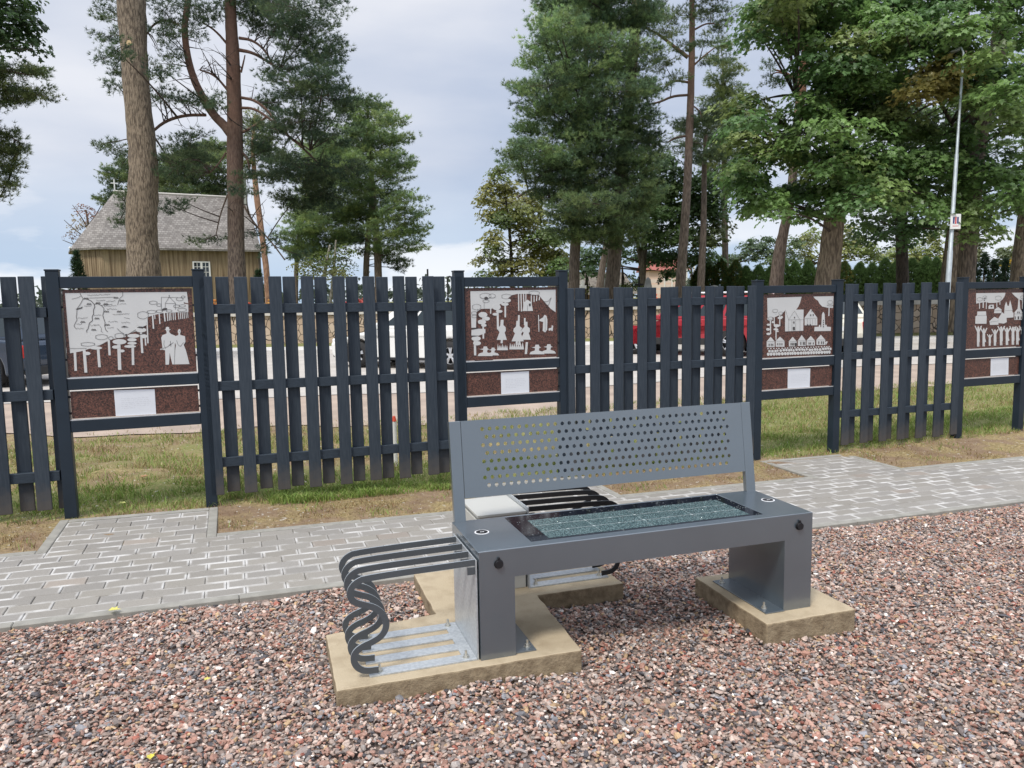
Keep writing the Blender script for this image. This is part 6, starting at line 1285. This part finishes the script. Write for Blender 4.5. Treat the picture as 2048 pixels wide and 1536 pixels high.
# left edge tree
MP = [(.135, .230, .070), (.160, .260, .078), (.100, .185, .060), (.190, .275, .088)]
broadleaf('dark-leaved tree reaching in at the upper left corner', 'oak_tree', [[(-190, 640, 70), (-180, 400, 60), (-170, 200, 50), (-160, 0, 44), (-150, -250, 30)]], 18,
    [(20, 10, 60, 40, .3), (60, 45, 40, 26, 0), (30, 75, 56, 30, 0), (65, 95, 26, 22, .2), (-60, 40, 70, 50), (-100, 150, 80, 60), (-120, -80, 120, 60), (-20, -60, 90, 40), (-220, 0, 120, 80), (-230, 200, 90, 70)], BK_grey, [(.045, .085, .028), (.06, .105, .034)], .12, 1.0, depth=.7, layer=.4)
pine('pine branches hanging in at the left edge', [[(-260, 640, 50), (-250, 300, 44), (-240, 0, 36), (-235, -200, 24)]], 19.5,
    [(30, 140, 44, 12, 0), (75, 145, 26, 8, 0), (10, 175, 36, 10, 0), (60, 185, 40, 9, 0), (95, 196, 14, 5, 0), (30, 196, 34, 9, 0), (5, 205, 26, 8, 0), (10, 270, 24, 12, 0), (20, 300, 30, 16, 0), (30, 290, 20, 8, 0), (20, 335, 26, 14, 0), (15, 365, 20, 12, 0), (0, 395, 10, 8, 0), (-60, 150, 60, 40), (-80, 260, 60, 50), (-70, 360, 50, 40), (-160, 100, 70, 60)], BK_pine, depth=.5, dens=1.2, padr=.24, ln=.11, wd=.006, bright=1.1, side=.6, hue=(1.05, 1.0, .8),
    limbs=[[(-240, 60, 10), (-120, 110, 7), (0, 140, 4), (60, 150, 2)], [(-240, 150, 10), (-120, 180, 7), (0, 180, 4), (90, 192, 2)], [(-245, 220, 10), (-110, 240, 7), (0, 262, 4), (40, 285, 2)]])

# --- right half
pine('massive dense dark pine in the centre right group', [[(1221, 620, 30), (1224, 570, 29), (1230, 500, 28), (1236, 440, 27), (1242, 360, 25), (1252, 260, 23), (1262, 160, 22), (1270, 60, 19), (1274, -20, 16), (1276, -200, 8)]], 34,
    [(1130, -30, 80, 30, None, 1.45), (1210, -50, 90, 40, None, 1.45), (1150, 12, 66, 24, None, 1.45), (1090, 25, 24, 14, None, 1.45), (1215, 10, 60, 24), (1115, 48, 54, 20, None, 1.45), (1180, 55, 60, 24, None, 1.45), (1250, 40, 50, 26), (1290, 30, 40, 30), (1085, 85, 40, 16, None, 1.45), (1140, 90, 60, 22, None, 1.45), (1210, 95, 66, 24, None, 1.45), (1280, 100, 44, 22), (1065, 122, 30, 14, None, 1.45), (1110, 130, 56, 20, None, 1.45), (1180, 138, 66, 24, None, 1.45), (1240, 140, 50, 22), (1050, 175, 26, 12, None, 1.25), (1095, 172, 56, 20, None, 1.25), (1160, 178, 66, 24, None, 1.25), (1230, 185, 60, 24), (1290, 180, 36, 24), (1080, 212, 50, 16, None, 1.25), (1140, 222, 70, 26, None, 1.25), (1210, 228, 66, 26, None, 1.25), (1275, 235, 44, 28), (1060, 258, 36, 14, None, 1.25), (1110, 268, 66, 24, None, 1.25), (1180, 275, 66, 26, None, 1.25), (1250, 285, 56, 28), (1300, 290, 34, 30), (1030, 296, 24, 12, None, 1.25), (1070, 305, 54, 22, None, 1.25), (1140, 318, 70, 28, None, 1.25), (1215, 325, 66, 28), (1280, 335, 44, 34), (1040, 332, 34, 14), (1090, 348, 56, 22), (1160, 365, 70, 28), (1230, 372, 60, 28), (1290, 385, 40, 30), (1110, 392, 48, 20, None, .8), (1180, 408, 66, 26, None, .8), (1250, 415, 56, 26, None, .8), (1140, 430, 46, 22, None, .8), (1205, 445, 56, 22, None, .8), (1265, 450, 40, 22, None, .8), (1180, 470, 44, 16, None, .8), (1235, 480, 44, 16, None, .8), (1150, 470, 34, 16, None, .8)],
    BK_pine_far, depth=1.3, dens=1.0, ln=.17, wd=.0100, bright=1.38, hue=(.98, 1.02, .92), padr=.40, side=1.0, front=-1.2, pv=(.5, 1.5), twigs=[(1150, 350, 100, 60, 16), (1240, 440, 60, 50, 12), (1150, 120, 80, 80, 14)],
    limbs=[[(1240, 380, 8), (1200, 360, 7), (1150, 350, 6), (1100, 370, 4)], [(1250, 270, 8), (1210, 262, 7), (1170, 270, 5)], [(1236, 430, 7), (1160, 400, 6), (1075, 376, 6), (1058, 380, 5), (1034, 395, 4)]])
pine('straight grey pine trunk nearest the soldiers board', [[(1147, 620, 24), (1148, 570, 22), (1150, 500, 21), (1154, 440, 20), (1158, 350, 17), (1165, 240, 14), (1172, 120, 10), (1175, 20, 6)]], 33.4,
    [(1120, 210, 40, 16), (1150, 150, 40, 18), (1190, 60, 40, 20), (1200, 260, 40, 20), (1110, 330, 44, 16), (1160, 440, 40, 14), (1120, 462, 30, 12)], BK_pine_far, dens=.9, ln=.165, wd=.0095, bright=.95, padr=.42)
pine('tall thin bare-stemmed pine with sparse top', [[(1358, 620, 22), (1361, 560, 20), (1368, 470, 18), (1374, 380, 16), (1378, 290, 15), (1381, 200, 14), (1384, 100, 12), (1384, 0, 10), (1382, -120, 7)]], 36,
    [(1350, 30, 44, 14), (1420, 24, 44, 14), (1330, 62, 36, 14), (1440, 60, 22, 12), (1410, 80, 30, 10), (1360, 100, 20, 12), (1300, 20, 30, 16), (1400, -20, 60, 24), (1340, -40, 60, 26), (1330, 130, 28, 14), (1420, 120, 20, 8), (1345, 160, 24, 10), (1440, 40, 24, 10)], BK_pine_far, dens=.62, ln=.17, wd=.0085, bright=.95, hue=(1.02, 1, .85), depth=.9, padr=.38,
    limbs=[[(1376, 115, 8), (1350, 95, 7), (1320, 70, 5), (1290, 55, 4)], [(1378, 165, 5), (1350, 160, 4), (1330, 175, 3)], [(1376, 190, 5), (1345, 192, 5), (1318, 205, 4), (1290, 210, 3)], [(1388, 60, 4), (1415, 45, 3), (1440, 50, 2)], [(1388, 130, 4), (1410, 110, 3), (1430, 95, 2)], [(1372, 272, 5), (1350, 275, 4), (1335, 285, 3)], [(1384, 210, 3), (1400, 222, 3), (1404, 236, 2)]])
pine('slim orange-stemmed pine left of the hedge', [[(1400, 620, 16), (1402, 560, 15), (1406, 480, 13), (1408, 400, 11), (1408, 340, 10), (1412, 260, 6)]], 38,
    [(1400, 250, 44, 20), (1430, 225, 30, 18), (1380, 285, 36, 18), (1430, 275, 34, 18), (1405, 310, 46, 16), (1440, 310, 24, 14), (1370, 250, 24, 16), (1455, 250, 18, 18)], BK_pine_far, dens=.9, ln=.17, wd=.0095, bright=1.0, padr=.42)
pine('feathery light pine in the gap before the maples', [[(1452, 620, 14), (1450, 480, 12), (1448, 300, 10), (1446, 120, 4)]], 43,
    [(1445, 90, 16, 16), (1440, 120, 24, 14), (1460, 140, 24, 14), (1435, 160, 26, 14), (1465, 180, 30, 16), (1430, 200, 34, 16), (1470, 220, 30, 18), (1440, 240, 36, 18), (1475, 265, 24, 20), (1450, 290, 34, 20), (1430, 330, 40, 20), (1480, 320, 20, 20), (1445, 360, 30, 18)], BK_pine_far, dens=.85, ln=.19, wd=.011, bright=1.4, hue=(1.1, 1.03, .8), padr=.44)
YG = [(.22, .25, .08), (.18, .23, .07), (.26, .26, .085), (.14, .20, .065)]
broadleaf('yellowing maple at the left edge of the pine group', 'maple_tree', [[(1024, 612, 8), (1024, 540, 7), (1020, 470, 6), (1012, 400, 4)]], 45,
    [(1000, 345, 18, 16), (985, 372, 30, 18, None, (.28, .28, .09)), (1020, 375, 26, 18, None, (.28, .28, .09)), (970, 398, 22, 12), (1010, 405, 36, 20), (1040, 420, 30, 22), (975, 428, 22, 12), (1000, 440, 34, 16), (1050, 455, 34, 22), (990, 470, 24, 14), (985, 495, 26, 14), (1060, 490, 40, 22, None, (.28, .28, .09)), (1095, 510, 40, 22, None, (.28, .28, .09)), (1000, 520, 34, 14), (1050, 530, 44, 18, None, (.28, .28, .09)), (1100, 545, 40, 16), (1010, 545, 34, 10), (1090, 470, 30, 20), (1060, 400, 34, 20, 1), (1080, 430, 36, 22, 1), (1110, 470, 40, 22, 1), (1120, 520, 40, 20, 1), (1130, 548, 30, 14, 1), (960, 520, 16, 10), (972, 548, 20, 8)], BK_dark, YG, .17, 1.3, depth=1.0, group='maples')
DG = [(.100, .170, .058), (.125, .200, .064), (.082, .140, .050)]
broadleaf('dark green broadleaf tree behind the pine group', 'broadleaf_tree', [[(1283, 620, 15), (1284, 560, 15), (1288, 490, 13), (1294, 430, 10), (1310, 360, 6)], [(1284, 545, 9), (1276, 490, 8), (1270, 440, 6)]], 42,
    [(1330, 340, 50, 30), (1300, 380, 50, 30), (1360, 380, 50, 30), (1410, 370, 40, 30), (1280, 420, 40, 26), (1330, 425, 54, 30), (1390, 425, 50, 30), (1430, 410, 24, 24), (1440, 445, 20, 14, None, (.13, .15, .05)), (1300, 470, 50, 26), (1360, 470, 54, 26), (1415, 470, 34, 22, None, (.10, .13, .045)), (1290, 510, 46, 18), (1340, 515, 50, 20), (1400, 515, 44, 20), (1180, 510, 34, 18), (1175, 540, 34, 14), (1230, 510, 30, 18), (1335, 545, 24, 10), (1120, 530, 20, 16)], bark('mid bark', (.26, .22, .17), (.14, .115, .09)), DG, .17, 1.5, depth=1.4)
broadleaf('short leaning pale trunk behind the straight grey pine trunk', 'old_tree', [[(1194, 620, 17), (1200, 570, 16), (1207, 520, 13), (1213, 480, 9)]], 39, [(1200, 492, 22, 12), (1222, 482, 20, 12)], bark('pale pinkish bark', (.40, .31, .25), (.24, .18, .14)), DG, .14, .7)
# maples
def scatter(poly, n, rx, ry, gaps=()):
    xs, ys = [p[0] for p in poly], [p[1] for p in poly]; out = []; tries = 0
    while len(out) < n and tries < n * 60:
        tries += 1; x, y = rng.uniform(min(xs), max(xs)), rng.uniform(min(ys), max(ys))
        if not inpoly(np.array([x]), np.array([y]), poly)[0]: continue
        if any(((x - g[0]) / (g[2] + rx * .5)) ** 2 + ((y - g[1]) / (g[3] + ry * .5)) ** 2 < 1 for g in gaps): continue
        if any(((x - o[0]) / rx) ** 2 + ((y - o[1]) / ry) ** 2 < .5 for o in out): continue
        out.append((x, y, rx * rng.uniform(.75, 1.2), ry * rng.uniform(.8, 1.2)))
    return out
gapsA = [(1548, 140, 30, 44), (1605, 110, 14, 20), (1590, 170, 16, 14), (1650, 270, 10, 12), (1580, 255, 12, 14), (1535, 330, 10, 9)]
polyA = [(1500, -60), (1700, -80), (1800, -60), (1800, 200), (1790, 380), (1720, 400), (1660, 425), (1600, 420), (1540, 432), (1490, 400), (1460, 350), (1478, 300), (1476, 220), (1490, 190), (1496, 100)]
cA = scatter(polyA, 92, 46, 22, gapsA)
cA += [(1480, 335, 30, 14), (1500, 300, 34, 16), (1495, 360, 34, 14), (1520, 405, 34, 14), (1560, 425, 30, 10), (1500, 205, 22, 14), (1520, 60, 30, 18), (1530, 20, 36, 18), (1640, 340, 44, 14, -2.2, (.23, .30, .095)), (1560, 300, 50, 18, -2.0, (.20, .28, .085)), (1690, 310, 46, 12, -2.2, (.22, .29, .09)), (1620, 220, 46, 18, -2.0), (1700, 150, 50, 18, -1.8)]
broadleaf('largest maple with pale flaring trunk right of the orange-stemmed pine', 'maple_tree',
    [[(1648, 630, 56), (1653, 580, 50), (1656, 550, 45), (1662, 500, 42), (1667, 450, 39), (1674, 410, 36), (1678, 370, 33), (1682, 312, 28), (1690, 254, 24), (1702, 210, 21), (1716, 165, 18), (1728, 100, 14), (1735, 20, 10), (1740, -80, 7)], [(1672, 415, 24), (1668, 330, 17), (1672, 240, 14), (1690, 140, 16), (1718, 60, 12), (1722, -30, 8)]], 26,
    cA, BK_maple, MP + [(.22, .28, .095)], .15, 1.25, depth=1.2, layer=.55, front=-1.4, group='maples', limbs=[[(1678, 370, 10), (1640, 300, 7), (1600, 270, 4)], [(1690, 260, 9), (1640, 200, 6), (1590, 190, 3)], [(1720, 150, 8), (1680, 90, 6), (1640, 60, 4)]])
polyB = [(1780, -60), (2060, -80), (2080, 200), (2075, 420), (2040, 430), (1990, 400), (1960, 440), (1900, 400), (1850, 430), (1780, 470), (1740, 440), (1745, 380), (1780, 300)]
gapsB = [(1965, 60, 10, 30), (1990, 260, 10, 16), (1850, 350, 12, 12), (1905, 225, 8, 18), (2030, 300, 10, 12)]
cB = scatter(polyB, 78, 46, 22, gapsB)
cB = [c if not (1830 < c[0] < 1930 and 130 < c[1] < 200) else (*c[:4], -1.8, (.36, .31, .10)) for c in cB]
cB += [(1945, 68, 34, 16, -2.3), (1925, 90, 20, 10, -2.3), (1965, 40, 34, 16, -2.3), (1880, 160, 40, 14, -2.0, (.30, .28, .10)), (1850, 175, 30, 12, -2.0, (.36, .31, .10)), (1880, 60, 54, 18, -1.6, (.23, .29, .10)), (1960, 60, 30, 10, -1.5, (.16, .19, .05)), (1950, 440, 40, 12, -1), (1985, 460, 24, 10, -1), (1930, 470, 28, 10, -1)]
broadleaf('dark leaning maple just right of the lamp pole', 'maple_tree',
    [[(1930, 630, 36), (1932, 560, 33), (1936, 500, 33), (1940, 450, 33), (1945, 370, 35), (1952, 273, 38), (1966, 210, 36), (1983, 156, 33), (1995, 100, 29), (2005, 39, 26), (2018, -60, 20)]], 25,
    cB, bark('brown maple bark', (.20, .155, .115), (.075, .058, .044), 3.6), MP, .15, 1.25, depth=1.2, layer=.55, front=-.9, group='maples', limbs=[[(1948, 330, 12), (1900, 240, 8), (1860, 170, 4)], [(1985, 150, 12), (1930, 90, 8), (1880, 50, 4)], [(1998, 90, 7), (2025, 52, 6), (2060, 36, 6)]])
broadleaf('thin dark maple trunk between the largest maple and the lamp pole', 'maple_tree',
    [[(1806, 630, 25), (1805, 560, 23), (1804, 500, 22), (1802, 440, 22), (1800, 380, 22), (1798, 300, 18), (1800, 200, 14), (1806, 80, 10), (1810, -40, 6)]], 30,
    scatter([(1690, 380), (1760, 330), (1850, 330), (1880, 420), (1850, 470), (1830, 490), (1780, 485), (1740, 470), (1700, 430)], 16, 40, 18) + scatter([(1740, 150), (1860, 150), (1880, 330), (1740, 330)], 14, 40, 20) + [(1760, 475, 34, 14), (1740, 450, 30, 12), (1800, 480, 30, 12)],
    BK_dark, DG, .145, .8, depth=1.2, layer=.55, group='maples')
broadleaf('pale trunk standing directly behind the lamp pole', 'maple_tree', [[(1898, 630, 40), (1900, 570, 36), (1905, 510, 32), (1912, 450, 28), (1916, 400, 24), (1922, 300, 20), (1930, 150, 14), (1935, 0, 8)]], 27.8,
    scatter([(1850, 200), (1980, 200), (2000, 420), (1870, 420)], 14, 42, 20), BK_maple, DG, .14, .8, depth=1.2, layer=.55, group='maples')
broadleaf('grey trunk cut by the right edge of the photo', 'maple_tree', [[(2034, 630, 36), (2037, 560, 31), (2042, 500, 28), (2050, 440, 26), (2062, 300, 22), (2070, 100, 14)]], 28.5,
    scatter([(2000, 150), (2180, 100), (2180, 420), (2030, 440)], 14, 44, 22), BK_grey, MP, .14, .8, depth=1.2, layer=.55, group='maples')
pine('leaning pink-stemmed pine left of the largest maple', [[(1549, 620, 29), (1553, 560, 27), (1560, 500, 23), (1570, 450, 18), (1578, 420, 17), (1586, 350, 17), (1596, 240, 18), (1606, 150, 19), (1612, 100, 15), (1616, 20, 12), (1618, -80, 8)]], 29.6,
    [(1560, 165, 24, 10), (1640, 140, 24, 10), (1590, 60, 34, 14), (1620, 20, 40, 16), (1540, 130, 16, 8), (1600, -30, 60, 24)], bark('pinkish pine bark', (.36, .27, .215), (.18, .13, .10), 4, top=(.30, .14, .085), z0=5.0, z1=8.5), dens=.6, bright=.9, depth=.7, padr=.32,
    limbs=[[(1604, 170, 5), (1575, 145, 4), (1550, 140, 3)], [(1606, 150, 5), (1630, 130, 4), (1650, 105, 3)], [(1600, 168, 4), (1560, 142, 3), (1540, 150, 2)]])

# --- background: hedge, bushes, far trees
def hedge():
    pts = [Wd(u, d, 0) for u, d in ((9.7, 41.5), (22.5, 39.0))]; a, b = pts; z0 = 1.3
    t = thing('thuja_hedge', 'dark green thuja hedge with pointed tops behind the maple trunks', 'hedge', (a[0], a[1], z0), 0)
    l = np.linalg.norm(b - a); n = int(l / .62); PP, DD, CC = [], [], []
    for i in range(n):
        c = (b - a) * (i + .5 + rng.normal(0, .08)) / n; h = 2.0 + rng.normal(0, .10) - (.5 if 9 < i < 11 else 0) + .15 * math.sin(i * .8); r = .46
        k = 1500; z = rng.random(k) * h; rr = r * np.minimum(1.0, 1.25 * (1 - (z / h) ** 3.2)) * np.sqrt(rng.uniform(.35, 1, k)); th = rng.uniform(0, 2 * PI, k)
        PP.append(np.stack([c[0] + np.cos(th) * rr, c[1] + np.sin(th) * rr, z], -1)); DD.append(np.stack([np.cos(th) * .5, np.sin(th) * .5, np.full(k, .8)], -1))
        cc = np.array((.085, .145, .048)) * rng.uniform(.8, 1.2); q = rng.uniform(.6, 1.4, (k, 1)); cl = cc[None] * q
        if i < 4 or i == 12: w = (rng.random(k) < .35)[:, None]; cl = np.where(w, np.array((.14, .13, .035))[None] * q, cl)
        CC.append(cl)
    P, D, C = np.concatenate(PP), np.concatenate(DD), np.concatenate(CC); k = 6
    V = tufts(P, D, .17, .02, k, .4); F = np.arange(len(V)).reshape(-1, 3)
    bulk('foliage', V, np.full(len(F), 3), F, M_needle, cols=np.repeat(C, k * 3, 0), parent=t)
    m = MB()
    for i in range(n): c = (b - a) * (i + .5) / n; m.tube([(c[0], c[1], -.2), (c[0], c[1], 1.7)], [.05, .02], 5)
    m.build('stems', BK_dark, t)
hedge()
def bush(label, name, d, cl, pal, size=.16, px=None, simple=True):
    x0 = cl[0][0] if px is None else px
    return broadleaf(label, name, [[(x0, 606, 8), (x0 + 2, 560, 6), (x0, 530, 3)]], d, cl, BK_dark, pal, size, 1.0, depth=.6, simple=simple, layer=.5)
bush('two clipped bright green round bushes among the graves', 'round_bush', 42, [(1222 + 22, 572, 8, 6, 0), (1265, 565, 16, 18, 0), (1252, 572, 14, 14, 0), (1278, 574, 12, 10, 0)], [(.17, .24, .05), (.14, .21, .045)], .09)
bush('grey green rounded bush before the white gate posts', 'round_bush', 46, [(1382, 566, 22, 14, 0), (1372, 574, 18, 10, 0), (1395, 572, 16, 12, 0)], [(.09, .13, .06)], .1)
bush('yellow green shrub behind the nearest gravestone', 'garden_shrub', 41, [(1172, 572, 14, 10, 0), (1182, 580, 14, 12, 0)], [(.26, .23, .05), (.16, .18, .05)], .1)
bush('bluish dark bushes above the left part of the hedge', 'tall_bush', 58, [(1460, 520, 30, 16), (1500, 500, 30, 22), (1525, 490, 30, 22), (1540, 515, 30, 16), (1440, 530, 24, 12), (1585, 505, 26, 22), (1590, 480, 14, 16)], [(.10, .15, .075), (.12, .17, .08)], .2)
bush('light green tree between pine and largest maple over the hedge', 'far_tree', 62, [(1610, 490, 22, 24), (1625, 470, 18, 18), (1700, 470, 26, 22), (1720, 490, 30, 22), (1690, 500, 30, 20), (1740, 510, 30, 18), (1620, 515, 24, 16), (1770, 515, 30, 14), (1790, 505, 20, 12)], [(.22, .27, .09), (.18, .23, .08), (.27, .29, .11)], .2)
bush('pale yellow green tree between the thin maple and lamp pole', 'far_tree', 58, [(1850, 500, 30, 30), (1870, 475, 20, 22), (1840, 530, 30, 20), (1880, 520, 20, 26), (1860, 545, 30, 16), (1830, 510, 16, 20)], [(.28, .31, .11), (.23, .28, .09), (.32, .33, .13)], .18)
bush('pale far trees at the right edge', 'far_tree', 66, [(2005, 505, 24, 14), (2030, 500, 20, 16), (2060, 505, 26, 16), (1960, 500, 14, 30), (2000, 525, 30, 14)], [(.15, .17, .07), (.12, .15, .06)], .2)
bush('bright yellow autumn bush at the right edge', 'autumn_bush', 56, [(2024, 516, 8, 9, 0), (2020, 524, 7, 6, 0)], [(.62, .42, .03)], .14)
for i, (px, pt, w) in enumerate(((1965, 507, 34), (1985, 520, 34), (2008, 518, 34), (1948, 528, 26))):
    conifer(['dark pointed conifer right of the leaning maple, tallest of its row', 'dark blunt conifer second in the row by the right edge', 'dark conifer beside the grey trunk at the right edge', 'small dark conifer nearest the leaning maple trunk'][i], px, pt, 606, w, 41, (.026, .048, .026), 'dark conifers by the right edge', 'dark_conifer')
# far wood closing the horizon
def far_wood():
    PP, NN, CC = [], [], []
    for u in np.arange(-260, 330, 3.4):
        d = 260 + rng.normal(0, 14); h = rng.uniform(3, 7); n = 60
        c = Wd(u, d, 1.5); P = c + rng.normal(0, 1, (n, 3)) * (2.6, 2.6, h * .33) + (0, 0, h * .5); PP.append(P); NN.append(rng.normal(0, 1, (n, 3)) + (0, 0, .6)); CC.append(np.array((.075, .10, .07))[None] * rng.uniform(.7, 1.3, (n, 1)))
    o = leafmesh(np.concatenate(PP), np.concatenate(NN), 1.7, np.concatenate(CC), 'far_wood', None, True); tag(o, 'low line of woods along the horizon', 'woods', kind='stuff')
far_wood()
